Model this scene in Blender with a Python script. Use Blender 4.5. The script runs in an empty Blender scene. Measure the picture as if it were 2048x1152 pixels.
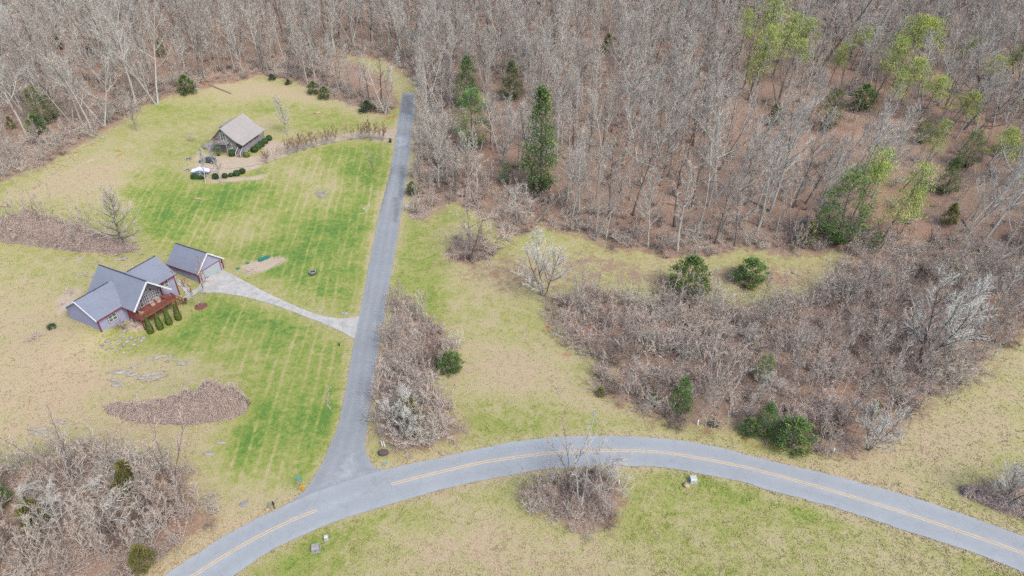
import bpy, math, random
import numpy as np
from mathutils import Vector, Matrix

# ------------------------------------------------------------------ camera, light, exposure
S = bpy.context.scene
COL = S.collection
R = math.radians
FPX, PITCH, CAMH = 1366.0, R(34), 82.0
cam_data = bpy.data.cameras.new('camera')
cam = bpy.data.objects.new('camera', cam_data)
COL.objects.link(cam)
cam.location = (0, 0, CAMH)
cam.rotation_euler = (R(90) - PITCH, 0, 0)
cam_data.sensor_width = 36
cam_data.lens = 36 * FPX / 2048
cam_data.clip_start = 1
cam_data.clip_end = 8000
S.camera = cam

W = bpy.data.worlds.new('World')
S.world = W
W.use_nodes = True
wn = W.node_tree
sky = wn.nodes.new('ShaderNodeTexSky')
sky.sky_type = 'NISHITA'
sky.sun_disc = False
sky.sun_elevation = R(50)
sky.sun_rotation = R(140)
sky.air_density = 1.0
sky.dust_density = 3.0
sky.ozone_density = 1.0
bg = wn.nodes['Background']
bg.inputs['Strength'].default_value = 0.15
wn.links.new(sky.outputs[0], bg.inputs[0])

sun_data = bpy.data.lights.new('sun', 'SUN')
sun_data.energy = 1.5
sun_data.angle = R(22)
sun_data.color = (1.0, 0.965, 0.92)
sun = bpy.data.objects.new('sun', sun_data)
COL.objects.link(sun)
# sun behind thin cloud, behind the camera and to its right, 50 degrees high
sun.rotation_euler = (R(40), 0, R(40))
sun.location = (0, 0, 200)

S.view_settings.view_transform = 'Standard'
S.view_settings.look = 'None'
S.view_settings.gamma = 1
S.view_settings.exposure = 1.35
S.cycles.use_denoising = False
S.cycles.max_bounces = 4
S.cycles.diffuse_bounces = 3
S.cycles.glossy_bounces = 2

rnd = random.Random(7)
nrg = np.random.default_rng(11)

# ------------------------------------------------------------------ terrain
CP = np.array([
    # main road and the fields near the camera
    (-70, 50, 0), (-40, 62, 0), (-25, 70, 0), (0, 78, 0), (35, 82, 0), (70, 68, 0), (105, 50, 0), (0, 50, 0), (60, 50, 0),
    (0, 10, 0), (-110, 20, .5), (110, 10, 0), (-60, 75, .3), (-90, 60, .8),
    # the lane
    (-26, 90, 0), (-29, 110, 0), (-32, 130, .3), (-35, 152, 1.1), (-38, 180, 2.8), (-40, 205, 4.6), (-41, 235, 6.6),
    # lavender house and garage
    (-78, 103, 2.5), (-86, 107.2, 2.6), (-82, 118, 2.4), (-75, 100, 1.0), (-70, 104.5, .05), (-66.5, 108.7, 0), (-69.8, 118, .2),
    (-77, 124, 1.8), (-67.5, 124, .3), (-63, 130, .3), (-75, 130, .4), (-60, 118, .1), (-50, 113, 0), (-66, 100, 0),
    # left fields and cabin
    (-95, 88, 2.6), (-112, 108, 4.4), (-120, 140, 6.0), (-75, 85, .9), (-52, 88, .1), (-45, 112, 0), (-48, 135, .6),
    (-60, 160, 2.4), (-81, 183, 4.6), (-76, 196, 4.7), (-84, 200, 4.8), (-100, 198, 6), (-72, 225, 6.5), (-112, 170, 6.6),
    (-140, 220, 11), (-130, 300, 20), (-60, 280, 12), (-40, 300, 16), (-160, 160, 9), (-250, 330, 26), (-150, 100, 6),
    # meadow and thicket on the right
    (0, 108, 0), (20, 120, .3), (45, 130, .5), (80, 120, .8), (75, 95, 0), (112, 112, .8), (110, 80, 0), (160, 80, 0),
    # wooded hill
    (-15, 150, 2.0), (0, 150, 2.4), (10, 165, 4.8), (45, 150, 2.2), (92, 150, 4), (132, 150, 6), (-15, 200, 6.5), (0, 230, 12),
    (60, 220, 12), (120, 220, 15), (185, 220, 18), (0, 300, 22), (100, 300, 25), (200, 300, 28), (0, 400, 36), (200, 400, 42),
    (-200, 420, 36), (300, 250, 24), (260, 120, 5)], float)


def _tps(d2):
    return 0.5 * d2 * np.log(d2 + 1e-9)


_n = len(CP)
_d2 = ((CP[:, None, :2] - CP[None, :, :2]) ** 2).sum(-1) / 1e4
_A = np.zeros((_n + 3, _n + 3))
_A[:_n, :_n] = _tps(_d2) + np.eye(_n) * 2e-4
_A[:_n, _n] = 1
_A[:_n, _n + 1:] = CP[:, :2] / 100
_A[_n:, :_n] = _A[:_n, _n:].T
_w = np.linalg.solve(_A, np.concatenate([CP[:, 2], np.zeros(3)]))


def zt(x, y):
    """terrain height at world points"""
    x = np.asarray(x, float)
    y = np.asarray(y, float)
    xc, yc = np.clip(x, -300, 300), np.clip(y, 0, 430)
    out = np.full(xc.shape, _w[_n]) + _w[_n + 1] * xc / 100 + _w[_n + 2] * yc / 100
    for i in range(_n):
        out = out + _w[i] * _tps(((xc - CP[i, 0]) ** 2 + (yc - CP[i, 1]) ** 2) / 1e4)
    return out


def zf(x, y):
    return float(zt(np.array([x]), np.array([y]))[0])


_ct, _st = math.cos(PITCH), math.sin(PITCH)


def at_many(P, dz=0.0):
    """points of the photograph (2048 x 1152) brought to the ground"""
    P = np.asarray(P, float)
    u = (P[:, 0] - 1024) / FPX
    v = -(P[:, 1] - 576) / FPX
    dx, dy, d_z = u, _ct + v * _st, -_st + v * _ct
    d_z = np.minimum(d_z, -0.02)
    z = np.full(len(P), 2.0)
    for _ in range(30):
        t = (z - CAMH) / d_z
        z = 0.4 * z + 0.6 * (zt(dx * t, dy * t) + dz)
    t = (z - CAMH) / d_z
    return np.stack([dx * t, dy * t, z], 1)


def at(px, py):
    return at_many([(px, py)])[0]


def size_at(p, npx):
    """metres that npx photo pixels span at world point p"""
    d = p[1] * _ct + (CAMH - p[2]) * _st
    return npx * d / FPX


def height_at(p, npx):
    """height of an upright thing at p that spans npx pixels in the photo"""
    d = p[1] * _ct + (CAMH - p[2]) * _st
    dep = (CAMH - p[2]) / math.sqrt(p[1] ** 2 + (CAMH - p[2]) ** 2 + 1e-9)
    return npx * d / FPX / math.sqrt(max(.05, 1 - dep * dep))


def in_poly(poly, x, y):
    poly = np.asarray(poly)[:, :2]
    x = np.asarray(x)
    y = np.asarray(y)
    c = np.zeros(x.shape, bool)
    n = len(poly)
    for i in range(n):
        x0, y0 = poly[i]
        x1, y1 = poly[(i + 1) % n]
        if y0 == y1:
            continue
        c ^= ((y0 > y) != (y1 > y)) & (x < (x1 - x0) * (y - y0) / (y1 - y0) + x0)
    return c


def poly_mask(poly, x, y, soft):
    """1 inside the polygon, 0 outside, with a soft border"""
    poly = np.asarray(poly)[:, :2]
    lo, hi = poly.min(0) - soft * 1.5, poly.max(0) + soft * 1.5
    out = np.zeros(x.shape)
    sel = (x > lo[0]) & (x < hi[0]) & (y > lo[1]) & (y < hi[1])
    xs, ys = x[sel], y[sel]
    d = np.full(xs.shape, 1e9)
    n = len(poly)
    for i in range(n):
        a, b = poly[i], poly[(i + 1) % n]
        ab = b - a
        t = np.clip(((xs - a[0]) * ab[0] + (ys - a[1]) * ab[1]) / (ab @ ab + 1e-9), 0, 1)
        d = np.minimum(d, np.hypot(xs - a[0] - t * ab[0], ys - a[1] - t * ab[1]))
    s = np.where(in_poly(poly, xs, ys), d, -d)
    out[sel] = np.clip(0.5 + s / (2 * soft), 0, 1)
    return out


def smooth_line(P, n):
    """Catmull-Rom through P, n even samples"""
    P = np.asarray(P, float)
    Q = np.vstack([2 * P[0] - P[1], P, 2 * P[-1] - P[-2]])
    out = []
    for i in range(1, len(Q) - 2):
        for t in np.linspace(0, 1, 24, endpoint=False):
            a, b, c, d = Q[i - 1], Q[i], Q[i + 1], Q[i + 2]
            out.append(.5 * (2 * b + (c - a) * t + (2 * a - 5 * b + 4 * c - d) * t * t + (3 * b - a - 3 * c + d) * t ** 3))
    out.append(P[-1])
    out = np.array(out)
    L = np.concatenate([[0], np.cumsum(np.hypot(*np.diff(out[:, :2], axis=0).T))])
    s = np.linspace(0, L[-1], n)
    return np.stack([np.interp(s, L, out[:, k]) for k in range(out.shape[1])], 1)


# ------------------------------------------------------------------ materials
MATS = {}


def nd(nt, kind, **kw):
    n = nt.nodes.new(kind)
    for k, v in kw.items():
        if k in ('operation', 'blend_type', 'data_type', 'attribute_name', 'attribute_type', 'noise_dimensions', 'wave_type', 'bands_direction', 'feature', 'use_clamp', 'clamp'):
            setattr(n, k, v)
        else:
            n.inputs[k].default_value = v
    return n


class NT:
    """short-hands for building a node tree"""

    def __init__(s, name, rough=.9, spec=.2):
        s.m = bpy.data.materials.new(name)
        s.m.use_nodes = True
        s.t = s.m.node_tree
        s.b = s.t.nodes['Principled BSDF']
        s.b.inputs['Roughness'].default_value = rough
        s.b.inputs['Specular IOR Level'].default_value = spec
        MATS[name] = s.m

    def L(s, a, b):
        s.t.links.new(a, b)

    def noise(s, scale, vec=None, detail=3, rough=.55, dist=0.0):
        n = nd(s.t, 'ShaderNodeTexNoise', Scale=scale, Detail=detail, Roughness=rough, Distortion=dist)
        s.L(vec if vec is not None else s.pos(), n.inputs['Vector'])
        return n.outputs['Fac']

    def pos(s):
        if not hasattr(s, '_p'):
            s._p = s.t.nodes.new('ShaderNodeNewGeometry').outputs['Position']
        return s._p

    def obj(s):
        if not hasattr(s, '_o'):
            s._o = s.t.nodes.new('ShaderNodeTexCoord').outputs['Object']
        return s._o

    def rand(s):
        return s.t.nodes.new('ShaderNodeObjectInfo').outputs['Random']

    def attr(s, name):
        return nd(s.t, 'ShaderNodeAttribute', attribute_name=name).outputs['Fac']

    def math(s, op, a, b=None, clamp=False):
        n = nd(s.t, 'ShaderNodeMath', operation=op, use_clamp=clamp)
        for i, v in enumerate((a, b)):
            if v is None:
                continue
            if isinstance(v, (int, float)):
                n.inputs[i].default_value = v
            else:
                s.L(v, n.inputs[i])
        return n.outputs[0]

    def mapr(s, v, a, b, c=0.0, d=1.0):
        n = s.t.nodes.new('ShaderNodeMapRange')
        for i, q in enumerate((v, a, b, c, d)):
            if isinstance(q, (int, float)):
                n.inputs[i].default_value = q
            else:
                s.L(q, n.inputs[i])
        return n.outputs[0]

    def ramp(s, fac, stops):
        n = s.t.nodes.new('ShaderNodeValToRGB')
        e = n.color_ramp.elements
        while len(e) < len(stops):
            e.new(.5)
        for q, (p, c) in zip(e, stops):
            q.position = p
            q.color = (*c, 1)
        s.L(fac, n.inputs[0])
        return n.outputs[0]

    def mix(s, fac, a, b, blend='MIX'):
        n = nd(s.t, 'ShaderNodeMix', data_type='RGBA', blend_type=blend)
        for sock, v in ((n.inputs[0], fac), (n.inputs[6], a), (n.inputs[7], b)):
            if isinstance(v, (int, float)):
                sock.default_value = v
            elif isinstance(v, tuple):
                sock.default_value = (*v, 1)
            else:
                s.L(v, sock)
        return n.outputs[2]

    def scaled(s, vec, sc):
        n = nd(s.t, 'ShaderNodeVectorMath', operation='MULTIPLY')
        s.L(vec, n.inputs[0])
        n.inputs[1].default_value = sc
        return n.outputs[0]

    def out(s, col, bump=None, bstr=.3, bdist=.1):
        if isinstance(col, tuple):
            s.b.inputs['Base Color'].default_value = (*col, 1)
        else:
            s.L(col, s.b.inputs['Base Color'])
        if bump is not None:
            n = nd(s.t, 'ShaderNodeBump', Strength=bstr, Distance=bdist)
            s.L(bump, n.inputs['Height'])
            s.L(n.outputs[0], s.b.inputs['Normal'])
        return s.m


def simple(name, c1, c2=None, scale=2.0, rough=.85, spec=.2, obj=True):
    """colour with a little worn variation"""
    k = NT(name, rough, spec)
    c2 = c2 or tuple(v * .78 for v in c1)
    f = k.noise(scale, k.obj() if obj else k.pos(), 4, .6)
    return k.out(k.ramp(f, [(.3, c2), (.7, c1)]))


def ground_material():
    k = NT('ground')
    P = k.pos()
    big = k.noise(.045, P, 3, .55)
    vr = k.t.nodes.new('ShaderNodeVectorRotate')     # turned so that the noise grid never lines up with the view
    vr.inputs['Axis'].default_value = (.25, .2, 1)
    vr.inputs['Angle'].default_value = .62
    k.L(P, vr.inputs['Vector'])
    Q = vr.outputs[0]
    mid = k.noise(.29, Q, 5, .62, 1.1)
    fine = k.noise(1.5, k.scaled(Q, (1, .8, 1)), 4, .7, .9)
    tiny = k.noise(6.0, P, 2, .7)
    lush, straw, leaf, dirt, mow, moss, bare = [k.attr(a) for a in ('lush', 'straw', 'leaf', 'dirt', 'mow', 'moss', 'bare')]
    # mowing stripes run along the lane
    sep = k.t.nodes.new('ShaderNodeSeparateXYZ')
    k.L(P, sep.inputs[0])
    sx = k.math('ADD', k.math('MULTIPLY', sep.outputs[1], .09), sep.outputs[0])
    sx = k.math('ADD', sx, k.math('MULTIPLY', k.noise(.05, P, 1), 2.0))
    s1 = k.math('POWER', k.math('MAXIMUM', k.math('SINE', k.math('MULTIPLY', sx, 3.1)), 0.0), 2.0)
    s2 = k.math('SINE', k.math('MULTIPLY', sx, 1.03))
    s1 = k.math('MULTIPLY', s1, k.mapr(k.noise(.35, k.scaled(P, (1, .25, 1)), 3), .35, .62))
    stripe = k.math('MULTIPLY', k.math('ADD', k.math('MULTIPLY', s1, -.26), k.math('MULTIPLY', s2, .035)), mow)
    stripe = k.math('ADD', stripe, k.math('MULTIPLY', mow, .05))
    g = k.math('MULTIPLY', k.math('SUBTRACT', big, .5), .8)
    g = k.math('ADD', g, k.math('MULTIPLY', k.math('SUBTRACT', mid, .5), .95))
    g = k.math('ADD', g, k.math('MULTIPLY', k.math('SUBTRACT', fine, .5), .66))
    g = k.math('ADD', g, k.math('MULTIPLY', k.math('SUBTRACT', tiny, .5), .3))
    g = k.math('ADD', g, k.math('MULTIPLY', k.math('MULTIPLY', k.math('SUBTRACT', fine, .5), lush), .9))
    g = k.math('ADD', g, k.math('MULTIPLY', lush, .52))
    g = k.math('SUBTRACT', g, k.math('MULTIPLY', straw, .30))
    g = k.math('ADD', g, k.math('ADD', stripe, .40))
    grass = k.ramp(g, [(.0, (.25, .195, .125)), (.2, (.238, .204, .115)), (.4, (.205, .193, .083)), (.58, (.162, .172, .048)), (.78, (.106, .150, .028)), (1.0, (.055, .112, .022))])
    # leaf litter under the trees
    lf = k.math('ADD', k.math('MULTIPLY', fine, .6), k.math('MULTIPLY', tiny, .5))
    lcol = k.ramp(lf, [(.28, (.065, .043, .034)), (.46, (.135, .087, .064)), (.6, (.20, .126, .086)), (.8, (.30, .215, .155))])
    lcol = k.mix(k.mapr(big, .35, .65), lcol, k.mix(.5, lcol, (.17, .135, .105)))
    lm = k.math('ADD', leaf, k.math('ADD', k.math('MULTIPLY', k.math('SUBTRACT', mid, .5), 1.5), k.math('MULTIPLY', k.math('SUBTRACT', fine, .5), 1.1)))
    col = k.mix(k.mapr(lm, .35, .65), grass, lcol)
    # bare tan earth and gravel
    dcol = k.ramp(k.math('ADD', k.math('MULTIPLY', fine, .5), k.math('MULTIPLY', tiny, .5)), [(.3, (.19, .15, .11)), (.55, (.275, .225, .17)), (.8, (.36, .31, .255))])
    dm = k.math('ADD', dirt, k.math('ADD', k.math('MULTIPLY', k.math('SUBTRACT', mid, .5), .7), k.math('MULTIPLY', k.math('SUBTRACT', fine, .5), .8)))
    col = k.mix(k.mapr(dm, .4, .65), col, dcol)
    bm = k.math('ADD', bare, k.math('MULTIPLY', k.math('SUBTRACT', fine, .5), 1.2))
    col = k.mix(k.mapr(bm, .45, .7), col, k.mix(tiny, (.19, .085, .045), (.25, .14, .08)))
    mm = k.math('ADD', moss, k.math('ADD', k.math('MULTIPLY', k.math('SUBTRACT', mid, .5), 1.3), k.math('MULTIPLY', k.math('SUBTRACT', fine, .5), 1.2)))
    col = k.mix(k.mapr(mm, .5, .75), col, k.mix(tiny, (.15, .085, .01), (.22, .14, .015)))
    h = k.math('ADD', k.math('MULTIPLY', fine, .7), k.math('MULTIPLY', tiny, .3))
    k.out(col, h, .5, .16)


def asphalt_material(name, base, seam, stain=0.0):
    k = NT(name, .85, .25)
    P = k.pos()
    big = k.noise(.12, P, 3)
    mid = k.noise(.9, P, 4, .65)
    fine = k.noise(14, P, 2, .7)
    c = k.mix(k.mapr(k.math('ADD', k.math('MULTIPLY', mid, .5), k.math('MULTIPLY', big, .5)), .33, .67), tuple(v * .86 for v in base), tuple(v * 1.12 for v in base))
    c = k.mix(k.math('MULTIPLY', k.mapr(fine, .35, .75), .35), c, tuple(v * 1.35 for v in base))
    u = k.attr('across')      # 0..1 across the carriageway: wheel tracks and a seam
    tr = k.math('ABSOLUTE', k.math('SINE', k.math('MULTIPLY', u, seam)))
    c = k.mix(k.math('MULTIPLY', k.mapr(k.math('ADD', tr, k.math('MULTIPLY', mid, .5)), .55, 1.3), .3), c, tuple(v * .78 for v in base))
    if stain:
        st = k.noise(.07, k.scaled(P, (1.6, .6, 1)), 4, .6, .8)
        e = k.math('ADD', k.math('MULTIPLY', k.attr('lane_dark'), 1.0), k.math('MULTIPLY', k.math('SUBTRACT', mid, .5), .9))
        c = k.mix(k.math('MULTIPLY', k.mapr(e, .45, .75), .6), c, tuple(v * .5 for v in base))
        c = k.mix(k.math('MULTIPLY', k.mapr(st, .6, .75), stain), c, tuple(v * 1.5 for v in base))
    c = k.mix(k.math('MULTIPLY', k.mapr(k.math('ADD', k.attr('worn'), k.math('MULTIPLY', k.math('SUBTRACT', mid, .5), .9)), .35, .75), .7), c, tuple(v * 1.5 for v in base))
    # cracks
    vo = nd(k.t, 'ShaderNodeTexVoronoi', feature='DISTANCE_TO_EDGE', Scale=.22)
    dv = k.t.nodes.new('ShaderNodeVectorMath')
    dv.operation = 'ADD'
    nz = nd(k.t, 'ShaderNodeTexNoise', Scale=.8)
    k.L(P, nz.inputs['Vector'])
    sc = nd(k.t, 'ShaderNodeVectorMath', operation='SCALE')
    k.L(nz.outputs['Color'], sc.inputs[0])
    sc.inputs['Scale'].default_value = 1.6
    k.L(P, dv.inputs[0])
    k.L(sc.outputs[0], dv.inputs[1])
    k.L(dv.outputs[0], vo.inputs['Vector'])
    c = k.mix(k.math('MULTIPLY', k.mapr(vo.outputs['Distance'], .0, .02, 1, 0), .25), c, tuple(v * .55 for v in base))
    k.out(c, fine, .2, .02)


def bark_material(name, stops, lich=.3):
    k = NT(name, .95, .1)
    r = k.rand()
    f = k.noise(2.2, k.scaled(k.obj(), (1, 1, .35)), 3, .65)
    c = k.ramp(r, stops)
    c = k.mix(k.math('MULTIPLY', k.mapr(f, .35, .7), .55), c, tuple(v * .55 for v in stops[0][1]))
    c = k.mix(k.math('MULTIPLY', k.mapr(k.noise(.9, k.obj(), 2), .5, .7), lich), c, (.30, .32, .27))
    k.out(c, f, .4, .05)


def leaf_material(name, stops, var=.25):
    k = NT(name, .7, .25)
    t = k.attr('tint')
    f = k.noise(.9, k.pos(), 2, .6)
    v = k.math('ADD', t, k.math('MULTIPLY', k.math('SUBTRACT', f, .5), .7))
    c = k.ramp(v, stops)
    hs = k.t.nodes.new('ShaderNodeHueSaturation')
    k.L(c, hs.inputs['Color'])
    k.L(k.mapr(k.rand(), 0, 1, 1 - var, 1 + var), hs.inputs['Value'])
    k.L(k.mapr(k.rand(), 0, 1, .485, .512), hs.inputs['Hue'])
    k.out(hs.outputs[0])


ground_material()
asphalt_material('asphalt_road', (.184, .199, .209), 6.28)
asphalt_material('asphalt_lane', (.155, .167, .174), 9.42, .45)
bark_material('bark_pale', [(0, (.31, .295, .265)), (.35, (.26, .24, .215)), (.7, (.20, .18, .16)), (1, (.14, .125, .11))])
bark_material('bark_white', [(0, (.33, .32, .29)), (1, (.25, .24, .215))], .15)
bark_material('bark_dark', [(0, (.13, .11, .098)), (1, (.085, .072, .065))], .25)
bark_material('twig_pale', [(0, (.33, .315, .275)), (.3, (.335, .305, .265)), (.65, (.28, .245, .215)), (1, (.21, .18, .16))], .12)
bark_material('twig_silver', [(0, (.31, .30, .27)), (1, (.26, .245, .22))], .2)
bark_material('twig_white', [(0, (.42, .41, .37)), (1, (.38, .37, .335))], .15)
bark_material('twig_brush', [(0, (.33, .265, .225)), (.4, (.30, .25, .215)), (.7, (.235, .195, .168)), (1, (.36, .32, .275))], .1)
bark_material('twig_dark', [(0, (.17, .135, .115)), (1, (.12, .098, .085))], .1)
bark_material('twig_grey', [(0, (.35, .32, .27)), (1, (.29, .26, .215))], .2)
bark_material('twig_bramble', [(0, (.33, .26, .225)), (1, (.38, .305, .265))], .05)
bark_material('twig_myrtle', [(0, (.23, .145, .105)), (1, (.20, .135, .10))], .0)
leaf_material('cedar_leaf', [(0, (.026, .056, .022)), (.4, (.052, .10, .029)), (.7, (.10, .15, .036)), (1, (.175, .205, .042))])
leaf_material('cedar_olive', [(0, (.055, .065, .02)), (.5, (.105, .108, .028)), (1, (.18, .165, .04))])
leaf_material('cone_leaf', [(0, (.035, .058, .015)), (.5, (.075, .105, .022)), (1, (.15, .175, .035))], .15)
leaf_material('pine_leaf', [(0, (.085, .125, .034)), (.4, (.155, .21, .048)), (.75, (.24, .28, .055)), (1, (.33, .34, .068))])
leaf_material('box_leaf', [(0, (.012, .03, .012)), (.5, (.03, .062, .016)), (1, (.075, .11, .026))])
leaf_material('box_bright', [(0, (.06, .09, .015)), (.5, (.11, .15, .025)), (1, (.17, .20, .035))])
leaf_material('ivy_leaf', [(0, (.025, .045, .022)), (.6, (.045, .075, .03)), (1, (.08, .11, .04))])
simple('siding_lavender', (.20, .208, .275), (.178, .186, .25), .6, .75)
simple('trim_maroon', (.15, .022, .03), (.11, .018, .024), 3)
simple('trim_white', (.44, .44, .44), (.37, .37, .37), 3)
simple('door_pale', (.235, .265, .28), (.21, .24, .255), 1)
simple('deck_redwood', (.175, .062, .045), (.12, .042, .032), 2)
simple('cover_beige', (.27, .20, .15), (.20, .15, .115), 3)
simple('plastic_black', (.018, .02, .022), None, 2, .5, .4)
simple('siding_taupe', (.155, .14, .135), (.125, .112, .108), 1.2)
simple('wood_grey', (.19, .175, .17), (.14, .13, .125), 3)
simple('deck_lavender', (.21, .20, .215), (.16, .155, .165), 2)
simple('concrete_foundation', (.2, .195, .19), (.15, .145, .14), 2)
simple('siding_blue', (.12, .13, .16), (.10, .11, .135), 1)
simple('rock_grey', (.25, .235, .205), (.13, .12, .105), 1.6, .95, .1, False)
simple('rock_tan', (.30, .24, .17), (.17, .12, .08), 1.4, .95, .1, False)
simple('stone_dark', (.085, .065, .062), (.045, .036, .035), 4)
simple('rubber', (.06, .058, .055), (.035, .034, .033), 3, .8)
simple('cabinet_green', (.29, .33, .31), (.24, .28, .26), 2, .6)
simple('plastic_green', (.02, .13, .10), (.015, .09, .07), 2, .5)
simple('plastic_teal', (.03, .21, .21), (.02, .15, .15), 3, .4, .4)
simple('sign_blade_teal', (.04, .25, .25), (.03, .20, .20), 3, .4, .4)
simple('sign_yellow', (.42, .23, .006), (.36, .19, .006), 3, .4, .4)
simple('sign_back_grey', (.2, .2, .22), None, 3, .5, .5)
simple('metal_grey', (.16, .165, .17), None, 3, .5, .5)
simple('pipe_white', (.42, .45, .45), (.34, .37, .37), 3, .5)
simple('iron', (.06, .062, .065), None, 3, .6)
simple('wood_log', (.19, .155, .125), (.10, .08, .065), 2.5)
k = NT('core_brown', .98, .05)
f = k.noise(3.2, k.pos(), 5, .75, 1.5)
k.out(k.ramp(f, [(.34, (.06, .046, .038)), (.5, (.16, .125, .108)), (.66, (.30, .245, .21))]), f, .9, .25)
simple('mulch_red', (.14, .06, .045), (.07, .032, .026), 5)
simple('mulch_brown', (.10, .065, .05), (.05, .034, .028), 3)
simple('car_paint', (.028, .045, .048), (.024, .04, .042), 1, .3, .5)
simple('car_glass', (.02, .025, .03), None, 1, .1, .5)
simple('car_light_red', (.25, .02, .02), None, 1, .3)
simple('car_light_clear', (.4, .4, .4), None, 1, .3)
simple('chrome_grey', (.25, .25, .26), None, 1, .35, .5)
simple('cover_white', (.50, .52, .56), (.42, .44, .50), 1.5, .6)
simple('cover_blue', (.15, .17, .34), (.11, .13, .28), 1.5, .6)
simple('flag_red', (.3, .06, .05), None, 3)
simple('cushion_blue', (.05, .07, .15), None, 3)
simple('line_yellow', (.46, .31, .13), (.33, .25, .15), 1.3, .8, .2, False)
simple('orange_clay', (.33, .13, .05), (.24, .09, .04), 3)


def shingles(name, c, c2):
    k = NT(name, .95, .1)
    O = k.obj()
    f = k.noise(2.5, O, 4, .7)
    b = k.noise(.35, O, 3, .6)
    w = nd(k.t, 'ShaderNodeTexWave', wave_type='BANDS', bands_direction='Z', Scale=1.6, Distortion=.4, Detail=2)
    k.L(O, w.inputs['Vector'])
    v = k.math('ADD', k.math('MULTIPLY', f, .55), k.math('ADD', k.math('MULTIPLY', b, .35), k.math('MULTIPLY', w.outputs['Fac'], .12)))
    k.out(k.ramp(v, [(.3, c2), (.7, c)]), w.outputs['Fac'], .3, .03)


shingles('shingle_slate', (.142, .158, .195), (.10, .112, .142))
shingles('shingle_ridge', (.035, .045, .07), (.025, .032, .05))
shingles('shingle_tan', (.24, .225, .215), (.178, .165, .156))
shingles('shingle_far', (.25, .24, .245), (.2, .19, .195))

k = NT('concrete_slab', .9, .15)
f = k.noise(.7, k.pos(), 5, .65, .3)
g = k.noise(9, k.pos(), 2)
k.out(k.mix(k.math('MULTIPLY', g, .3), k.ramp(f, [(.32, (.19, .183, .165)), (.6, (.275, .27, .255))]), (.29, .29, .285)), g, .1, .01)

k = NT('window_glass', .12, .6)
f = k.noise(.9, k.pos(), 2)
k.out(k.ramp(f, [(.4, (.035, .06, .062)), (.6, (.085, .115, .11))]))

M = MATS


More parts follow.
